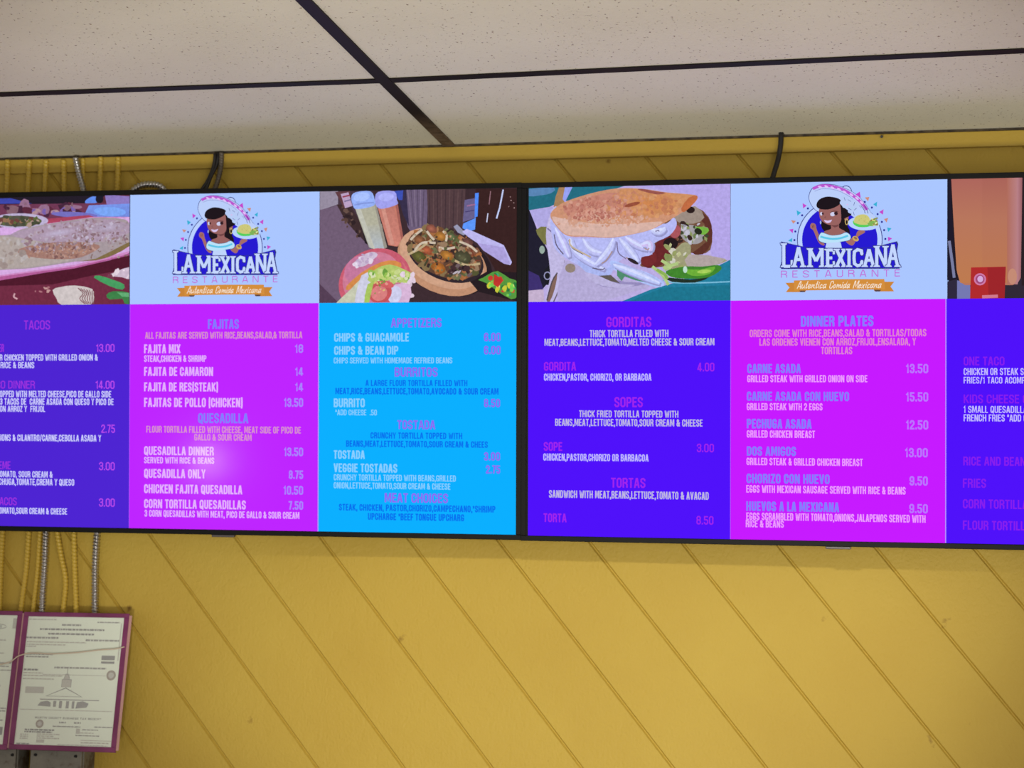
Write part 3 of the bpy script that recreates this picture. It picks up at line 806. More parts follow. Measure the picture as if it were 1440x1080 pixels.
    a.poly([(880, 480), (900, 425), (960, 400), (1020, 410), (1050, 460), (1030, 510), (960, 515), (905, 500)], (204, 200, 122), 4)
    a.poly([(1024, 500), (1050, 470), (1080, 450), (1124, 470), (1134, 510), (1090, 530), (1040, 528)], (126, 178, 86), 3)
    a.scatter(16, (1020, 440, 1125, 525), (7, 14), [(214, 206, 120), (150, 120, 60), (110, 190, 90), (226, 226, 170)])
    a.scatter(10, (910, 420, 1010, 490), (4, 7), [(184, 176, 96)])
    # paper bunting
    flags = [((345, 272), (388, 300), (350, 332), MAGE), ((282, 352), (330, 378), (290, 412), CYAN), ((222, 462), (276, 470), (246, 502), ORA), ((200, 566), (248, 558), (240, 608), MAGE), ((190, 690), (236, 660), (232, 706), CYAN),
             ((898, 180), (944, 146), (954, 214), MAGE), ((996, 212), (1044, 206), (1032, 256), ORA), ((1084, 288), (1126, 258), (1120, 316), CYAN), ((1146, 374), (1192, 344), (1186, 404), MAGE), ((1196, 452), (1240, 440), (1224, 492), ORA), ((1228, 546), (1276, 556), (1240, 596), CYAN), ((1236, 650), (1282, 668), (1240, 702), MAGE)]
    for f in flags: a.poly(f[:3], f[3])
    for x, y in ((400, 332), (340, 408), (294, 494), (268, 588), (258, 684), (996, 262), (1070, 324), (1130, 398), (1174, 484), (1198, 576), (1210, 674)): a.ell(x, y, 11, 12, (40, 40, 150), n=14)
    # word plate and letters
    a.o, a.k = (180, 260), 5.143; mapper.o, mapper.k = a.o, a.k
    plate = [(328, 466), (410, 486), (490, 504), (560, 510), (850, 510), (930, 504), (1000, 484), (1066, 466), (1074, 486), (1066, 530), (1074, 580), (1086, 640), (1080, 652), (330, 652), (322, 640), (336, 580), (340, 520)]
    a.poly(plate, NAVY); a.poly([(705 + (x - 705) * .978, 566 + (y - 566) * .93) for x, y in plate], ARCH)
    for ch, xa, xb, ya, yb in (('L', 330, 402, 484, 634), ('A', 402, 478, 500, 634), ('M', 500, 602, 518, 634), ('E', 614, 668, 522, 634), ('X', 676, 738, 522, 634), ('I', 744, 778, 522, 634), ('C', 784, 846, 520, 634), ('A', 852, 924, 516, 634), ('N', 926, 1004, 504, 634), ('A', 1002, 1078, 484, 634)):
        slab(a, ch, xa, xb, ya, yb)
    a.z += 1; a.text('RESTAURANTE', 328, 1085, 660, 708, (190, 104, 212), .12, .36)
    # ribbon
    OR, OD = (212, 142, 60), (92, 66, 60)
    a.poly([(356, 746), (440, 744), (487, 798), (480, 809), (358, 809), (382, 778)], (202, 132, 54)); a.poly([(1048, 740), (960, 740), (918, 796), (925, 806), (1046, 805), (1024, 772)], (202, 132, 54))
    a.poly([(440, 796), (487, 796), (476, 809), (452, 809)], OD); a.poly([(918, 794), (965, 794), (955, 806), (928, 806)], OD)
    a.poly([(410, 730), (700, 722), (985, 722), (990, 792), (700, 794), (412, 799)], OR)
    a.z += 1
    a.text('Autentica', 428, 612, 734, 786, (246, 228, 208), .095, .04, .3); a.text('Comida', 632, 762, 733, 785, (246, 228, 208), .095, .04, .3); a.text('Mexicana', 784, 962, 732, 784, (246, 228, 208), .095, .04, .3)
    return a.build('restaurant_emblem', scr)


emblem(ML, scl, 1 / 3 - .0005, 2 / 3 - .0003, VS); emblem(MR, scr, .3307, .6684, .3289)

# ---- picture 1: quesadilla on an oval plate over a dark red table
a = Art(ML, uvrect(0, 1 / 3 - .0016, 0, VS), (0, 180), 4.0); a.tex = 1
a.fill((96, 46, 62))
a.poly([(-400, 370), (600, 370), (560, 410), (480, 430), (-400, 440)], (34, 26, 40)); a.poly([(-400, 410), (60, 395), (180, 425), (-400, 430)], (60, 70, 170))
a.poly([(480, 410), (520, 385), (560, 395), (545, 420), (490, 428)], (98, 140, 236), 3); a.ell(560, 400, 22, 24, (26, 24, 40))
a.poly([(-400, 436), (740, 420), (740, 560), (-400, 560)], (112, 56, 84)); a.poly([(590, 375), (740, 385), (740, 430), (600, 430)], (140, 120, 190))
a.scatter(26, (0, 430, 460, 490), (10, 40), [(132, 96, 110), (90, 40, 60), (150, 110, 140), (70, 36, 60)], .3)
a.scatter(14, (180, 440, 420, 480), (8, 26), [(176, 140, 150), (120, 96, 170)], .4)
a.grad([(470, 500), (500, 435), (740, 425), (740, 540), (560, 540)], (120, 150, 236), (110, 130, 210)); a.ell(620, 470, 90, 26, (122, 166, 246), .05); a.ell(420, 488, 130, 16, (116, 110, 190), .05)
a.poly([(270, 510), (500, 490), (560, 510), (300, 560), (180, 590), (0, 600), (0, 560), (220, 560)], (168, 66, 92))
a.poly([(-420, 700), (-200, 600), (120, 560), (520, 500), (740, 500), (740, 700), (560, 765), (300, 820), (0, 856), (-420, 880)], (206, 138, 196)); a.poly([(-420, 700), (0, 560), (740, 500), (740, 690), (420, 770), (0, 828), (-420, 850)], (214, 170, 226))
a.poly([(-420, 850), (0, 836), (420, 780), (740, 706), (740, 712), (420, 792), (0, 858), (-420, 880)], (178, 92, 150))
a.ell(110, 522, 162, 42, (188, 176, 210), 0); a.ell(100, 524, 136, 31, (86, 84, 70), 0)
a.scatter(40, (-30, 492, 225, 550), (8, 20), [(96, 106, 62), (146, 110, 84), (70, 74, 56), (176, 150, 140), (110, 66, 60)], .5, .3, (100, 524, 128, 28, 0))
a.poly([(-420, 620), (-100, 605), (60, 600), (120, 570), (300, 535), (520, 505), (680, 510), (728, 540), (728, 640), (560, 735), (420, 752), (240, 780), (60, 796), (-420, 800)], (166, 152, 158), 3)
a.poly([(60, 600), (200, 560), (400, 528), (600, 512), (728, 545), (728, 590), (560, 640), (380, 650), (240, 640)], (172, 150, 172), 3)
a.poly([(-420, 640), (0, 612), (140, 625), (240, 650), (110, 690), (150, 720), (300, 735), (410, 742), (240, 772), (60, 790), (-420, 800)], (176, 164, 160), 3)
a.poly([(110, 680), (240, 650), (420, 640), (560, 660), (520, 700), (420, 735), (250, 735), (120, 712)], (162, 122, 112), 3)
a.poly([(420, 750), (540, 735), (728, 640), (728, 665), (640, 715), (540, 745)], (128, 108, 70), 2)
a.scatter(230, (100, 520, 728, 730), (5, 15), [(180, 166, 184), (158, 132, 144), (186, 172, 188), (150, 122, 134), (172, 152, 164), (136, 108, 118)], .3, .35, (430, 610, 310, 84, -.16))
a.soft(330, 590, 120, 22, (172, 150, 172), (190, 178, 206), -.15); a.soft(610, 560, 100, 26, (168, 148, 168), (184, 170, 196), -.1); a.scatter(60, (240, 530, 720, 640), (4, 11), [(190, 178, 200), (140, 112, 124), (160, 136, 150)], .3, .35)
a.scatter(110, (110, 640, 540, 735), (4, 12), [(178, 136, 120), (146, 104, 96), (186, 150, 140), (126, 90, 88), (166, 124, 108)], .35, .35, (320, 690, 220, 46, -.05))
a.scatter(60, (300, 620, 720, 730), (4, 10), [(150, 124, 120), (176, 156, 156), (130, 102, 98)], .35, .35)
a.scatter(40, (-40, 620, 140, 790), (6, 20), [(184, 176, 176), (156, 140, 136), (172, 158, 150)], .4)
a.poly([(-420, 880), (0, 858), (420, 795), (740, 715), (740, 1010), (-420, 1010)], (112, 42, 66)); a.poly([(250, 815), (420, 790), (740, 716), (740, 790), (520, 830), (300, 880), (-420, 900), (-420, 876), (0, 858)], (78, 22, 42))
a.poly([(640, 815), (740, 780), (740, 850), (690, 840), (610, 830)], (206, 186, 206), 2); a.scatter(10, (620, 795, 735, 845), (6, 16), [(120, 60, 80), (230, 214, 226)], .4)
a.poly([(530, 842), (560, 830), (640, 855), (700, 880), (690, 910), (620, 890)], (70, 156, 96), 2); a.poly([(600, 940), (640, 918), (740, 930), (740, 990), (700, 985), (690, 960), (620, 965)], (60, 128, 72), 2); a.poly([(660, 925), (740, 928), (740, 950), (690, 950)], (98, 170, 116))
a.poly([(298, 912), (340, 895), (420, 886), (520, 905), (530, 960), (500, 1000), (350, 996), (320, 960)], (206, 196, 196), 2)
for i in range(7): a.line([(440 + i * 16, 900 + i * 3), (470 + i * 10, 930), (450 + i * 14, 960), (480 + i * 8, 990)], 5, (122, 70, 80), 3)
a.line([(85, 930), (80, 950), (100, 962)], 9, (206, 160, 170), 3); a.scatter(9, (160, 895, 290, 925), (5, 10), [(196, 150, 150), (170, 110, 120)], .5)
a.build('quesadilla_photo', scl)

# ---- picture 2: sizzling fajita skillet, salad plate and two squeeze bottles on a table
a = Art(ML, uvrect(2 / 3 + .0002, 1, 0, VS), (440, 250), 4.8); a.tex = 1
a.fill((70, 52, 66))
a.poly([(30, 80), (170, 80), (170, 180), (30, 225)], (150, 140, 160)); a.poly([(30, 222), (180, 182), (240, 260), (400, 480), (380, 600), (260, 850), (30, 850)], (112, 92, 116)); a.poly([(30, 700), (180, 850), (30, 850)], (84, 62, 84))
a.poly([(160, 180), (250, 180), (320, 300), (350, 430), (300, 380), (220, 290)], (62, 44, 46)); a.scatter(24, (170, 190, 330, 400), (8, 18), [(88, 64, 58), (46, 32, 36), (104, 80, 72)], .5, .3, (250, 290, 40, 130, -.5))
a.poly([(150, 95), (250, 90), (262, 190), (212, 208), (180, 150)], (96, 60, 66)); a.poly([(188, 110), (240, 98), (268, 190), (218, 205)], (186, 160, 196)); a.line([(200, 130), (250, 118)], 10, (150, 60, 80)); a.line([(212, 160), (256, 148)], 8, (120, 110, 150))
a.poly([(360, 200), (400, 470), (350, 440), (330, 330)], (40, 32, 40)); a.poly([(400, 80), (1400, 70), (1400, 840), (560, 850)], (60, 42, 48))
a.poly([(600, 80), (780, 78), (770, 330), (680, 400), (640, 330)], (108, 92, 120)); a.poly([(560, 80), (630, 80), (650, 330), (610, 250)], (54, 46, 74)); a.poly([(550, 90), (610, 85), (605, 150), (580, 150)], (60, 80, 180))
for i in range(6): a.line([(640 + i * 22, 80), (670 + i * 14, 330)], 5, (84, 70, 92) if i % 2 else (132, 116, 140))
a.poly([(770, 78), (1030, 75), (1020, 330), (940, 370), (780, 340)], (82, 60, 64))
for i in range(9): a.line([(785 + i * 28, 80), (790 + i * 26, 350)], 6, (96, 72, 74) if i % 2 else (66, 48, 54))
a.poly([(1100, 75), (1400, 70), (1400, 830), (1240, 640), (1080, 340)], (56, 32, 32))
a.poly([(1025, 150), (1110, 135), (1100, 270), (1012, 300)], (104, 96, 140)); a.poly([(1095, 105), (1120, 100), (1112, 260), (1092, 270)], (80, 140, 250)); a.poly([(1015, 310), (1100, 270), (1095, 350), (1050, 362), (1010, 340)], (92, 150, 250)); a.line([(1040, 190), (1096, 180)], 10, (160, 110, 150)); a.line([(1030, 230), (1090, 220)], 6, (70, 60, 110))
a.line([(1200, 90), (1190, 180)], 6, (150, 110, 120)); a.line([(1285, 80), (1262, 200), (1240, 275)], 10, (196, 206, 246)); a.line([(1182, 240), (1174, 300)], 7, (206, 210, 240)); a.scatter(5, (1320, 120, 1370, 220), (3, 6), [(170, 140, 140)])
# squeeze bottles
a.poly([(272, 170), (420, 150), (500, 470), (440, 490), (380, 470)], (178, 176, 156)); a.grad([(334, 330), (464, 310), (500, 470), (440, 490), (385, 470)], (178, 176, 158), (176, 186, 198)); a.poly([(285, 200), (318, 194), (420, 480), (392, 474)], (192, 192, 180)); a.poly([(412, 160), (424, 160), (502, 470), (482, 480)], (152, 146, 136))
a.poly([(260, 130), (290, 98), (390, 92), (418, 150), (410, 190), (300, 212), (272, 190)], (150, 176, 246), 3); a.ell(330, 130, 55, 30, (168, 192, 255), -.15); a.line([(280, 185), (345, 172), (412, 168)], 9, (130, 150, 220), 3)
a.poly([(432, 180), (570, 160), (614, 430), (570, 465), (510, 455)], (196, 122, 106)); a.grad([(446, 205), (545, 190), (600, 430), (570, 462), (515, 450)], (190, 120, 108), (206, 130, 116)); a.poly([(460, 205), (486, 200), (552, 450), (526, 452)], (210, 146, 132)); a.poly([(556, 170), (572, 165), (614, 420), (600, 440)], (164, 96, 88))
a.poly([(420, 150), (440, 96), (550, 92), (568, 150), (570, 180), (480, 208), (436, 200)], (160, 160, 238), 3); a.ell(495, 130, 52, 28, (176, 178, 250), -.1)
# skillet on its wooden board
a.ell(890, 580, 330, 205, (40, 28, 34), .30); a.ell(874, 570, 318, 208, (192, 142, 112), .42); a.ell(870, 545, 300, 185, (206, 160, 132), .42)
a.poly([(1060, 700), (1180, 630), (1400, 640), (1400, 840), (1120, 770)], (36, 26, 32)); a.ell(895, 530, 272, 160, (46, 36, 44), .40); a.ell(890, 515, 262, 152, (96, 66, 50), .38)
a.scatter(90, (620, 330, 1150, 690), (18, 42), [(150, 92, 56), (110, 74, 48), (84, 84, 50), (168, 106, 64), (74, 52, 44), (132, 110, 76), (120, 60, 44)], .35, .3, (890, 505, 250, 150, .35))
a.scatter(150, (630, 330, 1150, 690), (12, 30), [(160, 102, 62), (96, 96, 60), (150, 122, 96), (58, 42, 40), (108, 110, 76), (126, 84, 62), (84, 62, 52), (172, 120, 84), (70, 68, 48)], .25, .35, (890, 505, 245, 148, .35))
for (x, y, r, c) in ((865, 395, 40, (204, 138, 66)), (770, 490, 38, (196, 104, 70)), (905, 525, 42, (208, 140, 62)), (850, 610, 50, (206, 124, 54)), (715, 530, 50, (108, 106, 54)), (935, 400, 32, (112, 126, 84)), (1010, 540, 60, (94, 92, 66)), (800, 345, 40, (176, 104, 84)), (720, 420, 40, (160, 104, 70)), (1040, 440, 42, (128, 84, 78))): a.soft(x, y, r, r * .72, tuple(q * .72 for q in c), c, .4, 5, .16)
for p in (((640, 520), (720, 480), (800, 420)), ((770, 360), (800, 400), (820, 420)), ((850, 470), (900, 480), (960, 470)), ((960, 560), (1040, 590), (1130, 580)), ((680, 500), (740, 440), (830, 440)), ((990, 430), (1060, 460), (1110, 500)), ((740, 350), (700, 380), (660, 420)), ((880, 360), (905, 390), (900, 430))): a.line(p, 15, a.rng.choice([(190, 168, 130), (128, 138, 72), (206, 190, 170)]), 4)
a.scatter(60, (630, 330, 1150, 680), (5, 13), [(170, 128, 84), (90, 92, 58), (60, 44, 42), (186, 152, 118), (130, 84, 58), (112, 116, 84)], .3, .35, (890, 505, 240, 144, .35))
a.scatter(22, (920, 590, 1060, 660), (8, 22), [(36, 26, 32), (66, 44, 48), (110, 92, 96)], .5); a.ell(965, 640, 22, 7, (186, 176, 186), -.5); a.ell(990, 636, 16, 6, (186, 176, 186), -.8)
# napkin with a fork, wrapped sweet
a.poly([(950, 330), (975, 315), (1010, 350), (1040, 370), (1020, 390), (980, 370)], (150, 150, 176)); a.poly([(1010, 365), (1040, 345), (1090, 365), (1290, 455), (1345, 570), (1335, 590), (1290, 580), (1150, 480), (1110, 440), (1050, 400)], (190, 184, 240)); a.poly([(1110, 440), (1290, 470), (1335, 585), (1290, 580), (1150, 490)], (172, 160, 220))
a.poly([(1118, 690), (1150, 675), (1190, 650), (1250, 630), (1330, 680), (1380, 700), (1385, 790), (1340, 820), (1240, 760), (1170, 710)], (86, 150, 62), 2)
a.scatter(26, (1180, 640, 1375, 800), (10, 26), [(200, 200, 60), (60, 160, 110), (196, 60, 50), (40, 120, 60), (120, 206, 80), (226, 226, 130)], .5, .2, (1280, 720, 110, 62, .5)); a.poly([(1225, 650), (1290, 690), (1250, 740), (1220, 720)], (190, 52, 44))
# salad plate
a.ell(420, 700, 252, 215, (200, 92, 112), -.5, n=40); a.ell(400, 680, 205, 172, (206, 124, 150), -.5, n=36); a.ell(340, 620, 130, 100, (196, 120, 156), -.4); a.poly([(600, 560), (650, 640), (660, 760), (620, 850), (560, 850), (640, 700)], (206, 110, 120), 2)
a.poly([(270, 590), (330, 530), (400, 500), (440, 520), (400, 560), (340, 600)], (206, 190, 214), 3); a.scatter(16, (280, 510, 430, 600), (8, 18), [(226, 214, 232), (190, 166, 200)], .4, .3, (350, 552, 80, 36, -.5))
a.poly([(230, 730), (330, 640), (460, 570), (560, 560), (600, 600), (420, 640), (330, 700), (240, 760)], (214, 140, 76), 2)
a.poly([(170, 835), (250, 760), (330, 680), (400, 660), (380, 760), (360, 850), (180, 850)], (200, 202, 178), 2); a.poly([(290, 800), (330, 660), (400, 650), (370, 770), (340, 850), (290, 850)], (206, 206, 228), 2)
a.poly([(370, 690), (420, 620), (520, 585), (620, 620), (680, 660), (640, 720), (520, 690), (440, 720)], (178, 200, 108), 2); a.scatter(34, (390, 590, 670, 720), (10, 28), [(150, 190, 84), (200, 214, 140), (214, 220, 180), (110, 160, 66), (190, 206, 120)], .4, .3, (520, 655, 140, 52, .1))
a.scatter(10, (600, 640, 680, 800), (12, 30), [(226, 206, 224), (210, 190, 206)], .4)
a.poly([(520, 770), (560, 720), (660, 720), (650, 840), (540, 850)], (214, 180, 214), 2); a.ell(555, 790, 45, 60, (206, 206, 236), .3)
a.ell(455, 772, 82, 74, (196, 84, 90), -.5); a.ell(450, 780, 56, 50, (214, 126, 126), -.5); a.ell(500, 720, 50, 24, (206, 96, 98), .2); a.scatter(12, (420, 700, 500, 800), (5, 12), [(216, 190, 120), (226, 150, 140), (120, 150, 70)], .5)
a.poly([(352, 800), (372, 720), (420, 690), (400, 760), (380, 850), (350, 850)], (168, 196, 96))
a.build('fajita_photo', scl)

# ---- picture 3: stuffed gordita on paper over a green tray
a = Art(MR, uvrect(.0032, .3302, 0, .3281), (730, 250), 4.645); a.tex = 1
a.fill((186, 172, 226))
a.poly([(50, 60), (700, 50), (480, 120), (260, 160), (200, 190), (50, 215)], (34, 108, 128)); a.poly([(50, 75), (230, 65), (210, 100), (140, 115), (60, 120)], (88, 132, 180), 2)
a.poly([(700, 45), (1390, 30), (1390, 540), (1260, 520), (1200, 250), (1130, 110)], (180, 166, 232)); a.poly([(50, 215), (220, 190), (200, 330), (150, 340), (50, 240)], (176, 168, 226))
a.poly([(1390, 530), (1390, 820), (640, 820), (860, 730), (1000, 690), (1300, 575)], (32, 124, 156)); a.line([(1390, 678), (1180, 686), (1000, 684), (940, 670)], 9, (120, 186, 216), 3); a.poly([(700, 815), (940, 718), (1390, 700), (1390, 820)], (26, 116, 142))
a.poly([(50, 235), (85, 255), (130, 370), (190, 480), (200, 640), (160, 720), (50, 730)], (30, 28, 46), 2); a.poly([(50, 600), (130, 640), (160, 730), (50, 745)], (60, 46, 110)); a.poly([(110, 340), (180, 320), (180, 440), (140, 400)], (122, 120, 70), 2); a.ell(150, 470, 18, 26, (150, 170, 160)); a.poly([(55, 738), (160, 728), (165, 830), (55, 830)], (196, 176, 206)); a.poly([(165, 600), (210, 560), (210, 700), (170, 700)], (26, 26, 34))
# fork
a.poly([(262, 60), (350, 58), (300, 160), (245, 200), (225, 190), (240, 120)], (166, 128, 90)); a.poly([(300, 58), (350, 58), (300, 160), (285, 140)], (150, 160, 240)); a.poly([(215, 210), (250, 190), (250, 300), (300, 540), (270, 700), (220, 815), (168, 815), (205, 640), (180, 440), (178, 330)], (192, 184, 226), 2)
a.poly([(250, 620), (235, 720), (200, 810), (180, 800), (215, 680)], (130, 100, 90), 2); a.line([(250, 620), (215, 680), (182, 800)], 9, (84, 74, 80), 3); a.line([(300, 540), (275, 690), (225, 812)], 8, (110, 96, 110), 3); a.ring(185, 640, 20, 24, 7, (150, 150, 190)); a.line([(185, 330), (235, 380), (240, 460)], 9, (120, 110, 160), 3)
# paper shade, filling, cream, lettuce
a.poly([(300, 540), (420, 590), (560, 640), (860, 700), (760, 740), (560, 800), (300, 815), (250, 760)], (180, 170, 214), 2); a.poly([(440, 600), (520, 640), (700, 680), (860, 690), (620, 720), (500, 690)], (150, 140, 190), 2); a.ell(335, 590, 34, 30, (146, 130, 120))
a.poly([(800, 330), (1000, 230), (1150, 190), (1240, 260), (1262, 360), (1250, 470), (1180, 500), (1100, 490), (1000, 560), (860, 590), (760, 540)], (116, 80, 60), 2)
a.poly([(1100, 200), (1200, 230), (1255, 300), (1258, 420), (1200, 500), (1130, 490), (1220, 420), (1210, 300)], (92, 48, 40), 2); a.poly([(1010, 230), (1150, 185), (1210, 260), (1140, 300), (1040, 290)], (156, 140, 130), 2); a.ell(1120, 210, 28, 22, (40, 26, 26)); a.ell(1130, 370, 80, 60, (160, 156, 160), .4)
a.scatter(30, (1020, 270, 1230, 470), (10, 28), [(176, 176, 170), (110, 126, 80), (60, 70, 46), (192, 190, 206), (140, 150, 96), (52, 34, 32)], .4, .3, (1130, 370, 100, 90, 0)); a.poly([(1150, 320), (1235, 330), (1230, 360), (1190, 372)], (116, 178, 66), 2); a.ell(1170, 350, 26, 20, (36, 40, 28), .5)
a.poly([(790, 540), (870, 450), (960, 380), (1030, 400), (1020, 470), (930, 570), (840, 590)], (104, 36, 40), 2); a.ell(990, 430, 48, 38, (34, 22, 26)); a.ell(1020, 350, 36, 44, (168, 84, 92), .2); a.ell(850, 530, 54, 44, (116, 40, 44), -.6)
a.poly([(950, 560), (1060, 430), (1120, 440), (1130, 510), (1250, 520), (1360, 540), (1240, 580), (1080, 600), (980, 600)], (158, 156, 120), 3); a.scatter(20, (960, 440, 1130, 600), (10, 28), [(188, 190, 140), (150, 158, 100), (206, 204, 190), (130, 144, 86)], .4); a.poly([(1110, 500), (1350, 530), (1240, 580), (1100, 580)], (176, 162, 160), 2)
a.poly([(960, 610), (1080, 580), (1200, 580), (1300, 570), (1320, 600), (1240, 650), (1120, 660), (1000, 650)], (64, 132, 44), 3); a.poly([(1080, 600), (1180, 600), (1280, 580), (1240, 630), (1130, 640)], (110, 176, 56), 3); a.ell(1210, 612, 46, 12, (166, 206, 90), -.1); a.poly([(960, 650), (1120, 665), (1240, 650), (1150, 685), (1000, 680)], (30, 46, 36), 2); a.ell(1085, 600, 14, 22, (190, 220, 206))
for p in (((870, 580), (940, 640), (975, 700)), ((900, 600), (950, 630), (970, 660)), ((940, 590), (1000, 570), (1040, 560)), ((930, 540), (990, 580), (950, 600))): a.line(p, 20, a.rng.choice([(140, 178, 84), (176, 200, 130)]), 3)
a.poly([(205, 270), (260, 300), (340, 390), (560, 390), (720, 370), (840, 300), (960, 300), (1010, 260), (1030, 310), (980, 380), (880, 430), (870, 500), (800, 520), (790, 570), (700, 520), (640, 560), (560, 640), (440, 600), (330, 540), (240, 470), (215, 380)], (182, 186, 244), 3)
a.poly([(600, 540), (700, 570), (860, 630), (950, 690), (900, 715), (760, 670), (620, 600)], (176, 194, 250), 3); a.poly([(380, 540), (480, 580), (560, 600), (620, 560), (600, 630), (520, 650), (430, 610)], (170, 182, 240), 3); a.poly([(430, 620), (520, 640), (640, 690), (760, 700), (640, 720), (500, 690)], (186, 178, 220), 3)
a.poly([(640, 600), (760, 640), (860, 690), (760, 670), (690, 645), (670, 675), (640, 640)], (80, 140, 110)); a.poly([(520, 640), (600, 635), (660, 690), (600, 676)], (96, 88, 84))
for p, c in ((((340, 400), (360, 470), (450, 540), (560, 600)), (196, 200, 252)), (((420, 400), (470, 470), (560, 500)), (198, 200, 250)), (((620, 400), (580, 480), (500, 570)), (202, 206, 255)), (((660, 400), (720, 470), (780, 550)), (200, 206, 255)), (((700, 390), (760, 430), (840, 470)), (204, 200, 250)), (((860, 340), (910, 350), (960, 330)), (206, 212, 255)), (((240, 330), (290, 430), (330, 520)), (200, 196, 250)), (((620, 570), (760, 620), (920, 690)), (196, 208, 255)), (((800, 440), (850, 430), (860, 480)), (212, 196, 246))):
    a.strip([(x + 8, y + 10) for x, y in p], 56, (152, 152, 202)); a.strip(p, 54, (176, 180, 234)); a.strip(p, 40, tuple(q - 8 for q in c)); a.strip([(x - 5, y - 5) for x, y in p], 18, (212, 218, 255))
for p in (((325, 410), (350, 460), (420, 500)), ((610, 480), (570, 540), (540, 560)), ((640, 420), (650, 490), (700, 530)), ((480, 590), (540, 600), (560, 590)), ((820, 460), (840, 470), (850, 460)), ((890, 350), (910, 345), (915, 352)), ((230, 370), (245, 440), (290, 500)), ((700, 520), (750, 550), (770, 560))): a.line(p, 7, a.rng.choice([(120, 110, 150), (170, 140, 130), (96, 84, 110)]), 4)
a.ell(745, 545, 40, 12, (44, 34, 40), .5); a.line([(330, 400), (345, 450), (470, 520)], 10, (196, 176, 150), 4)
# bread
a.poly([(205, 250), (240, 195), (320, 150), (480, 100), (640, 70), (800, 72), (960, 95), (1110, 108), (1165, 120), (1150, 160), (1060, 230), (960, 290), (860, 340), (740, 370), (600, 392), (440, 385), (320, 380), (255, 330)], (204, 146, 116), 4)
a.poly([(215, 255), (300, 270), (500, 300), (720, 300), (860, 290), (940, 290), (860, 338), (740, 368), (600, 388), (440, 380), (320, 374), (258, 325)], (216, 178, 166), 3)
a.poly([(660, 80), (800, 75), (960, 98), (1110, 112), (1158, 122), (1060, 190), (960, 230), (800, 280), (700, 230), (680, 150)], (205, 142, 98), 3); a.poly([(320, 170), (480, 118), (640, 100), (680, 180), (640, 240), (440, 250), (300, 230)], (196, 132, 116), 3)
a.soft(840, 170, 200, 70, (206, 140, 92), (204, 132, 80), -.08); a.soft(560, 230, 240, 44, (202, 140, 120), (214, 160, 146), -.08)
a.scatter(150, (540, 90, 860, 300), (6, 18), [(200, 136, 106), (206, 142, 96), (196, 130, 104), (208, 146, 108)], .3, .3, (700, 190, 130, 100, -.1))
a.scatter(130, (240, 250, 860, 340), (5, 16), [(214, 170, 152), (208, 156, 134), (204, 148, 124), (218, 182, 172)], .25, .3, (560, 282, 330, 36, -.04))
a.scatter(150, (260, 100, 720, 290), (5, 16), [(188, 122, 106), (204, 148, 130), (194, 130, 112), (180, 112, 98), (208, 154, 136)], .3, .35, (490, 200, 220, 84, -.12)); a.scatter(60, (380, 180, 560, 280), (4, 11), [(176, 108, 96), (190, 124, 112)], .3, .35); a.scatter(40, (720, 100, 1080, 280), (8, 26), [(212, 152, 106), (196, 128, 90), (206, 144, 102), (190, 120, 88)], .4, .3, (890, 180, 190, 80, -.1))
a.ell(740, 175, 52, 12, (150, 78, 58), -.25); a.poly([(800, 72), (900, 90), (960, 98), (900, 110), (780, 80)], (150, 84, 76), 2); a.poly([(1060, 200), (1110, 130), (1165, 118), (1150, 160), (1080, 225)], (190, 106, 66), 2)
a.build('gordita_photo', scr)

# ---- picture 4: tall amber drink with a red tag
a = Art(MR, uvrect(.6662, 1, 0, .3289), (1320, 235), 5.4); a.tex = 0
a.fill((30, 22, 34)); a.poly([(60, 60), (80, 60), (130, 850), (60, 860)], (26, 22, 40)); a.line([(80, 560), (100, 700), (118, 840)], 22, (120, 124, 160), 3)
a.poly([(66, 870), (140, 850), (140, 1010), (66, 1010)], (44, 38, 60)); a.poly([(140, 860), (240, 880), (240, 1010), (140, 1010)], (116, 120, 176))
a.poly([(500, 900), (640, 840), (900, 800), (900, 1010), (500, 1010)], (46, 38, 52)); a.poly([(630, 70), (1200, 60), (1200, 900), (630, 900)], (40, 28, 34))
a.poly([(94, 60), (636, 60), (628, 420), (620, 840), (600, 880), (560, 896), (200, 896), (160, 870), (140, 800), (118, 420)], (182, 116, 92))
a.grad([(94, 66), (330, 66), (330, 400), (112, 400)], (172, 100, 92), (184, 118, 92)); a.grad([(112, 400), (330, 400), (330, 880), (165, 880), (136, 780)], (184, 118, 92), (190, 122, 78)); a.grad([(330, 66), (540, 66), (540, 400), (330, 400)], (169, 98, 89), (182, 116, 92)); a.grad([(330, 400), (540, 400), (540, 880), (330, 880)], (182, 116, 92), (188, 119, 78))
a.grad([(520, 66), (600, 66), (600, 890), (520, 890)], (176, 108, 92), (184, 128, 132), 0); a.grad([(596, 66), (636, 66), (624, 840), (600, 880), (596, 880)], (184, 128, 136), (150, 92, 96), 0); a.ell(560, 830, 34, 60, (196, 138, 116))
a.poly([(246, 762), (510, 756), (500, 1010), (238, 1010)], (176, 40, 42)); a.poly([(370, 762), (510, 756), (500, 1010), (380, 1010)], (156, 34, 40)); a.ell(314, 852, 46, 46, (206, 120, 168)); a.ell(314, 852, 34, 34, (160, 70, 120)); a.ell(316, 850, 22, 24, (214, 170, 220)); a.line([(330, 985), (450, 980)], 24, (206, 120, 140))
a.build('drink_photo', scr)

# ------------------------------------------------------------------ conduits and cables
CY = -.0125


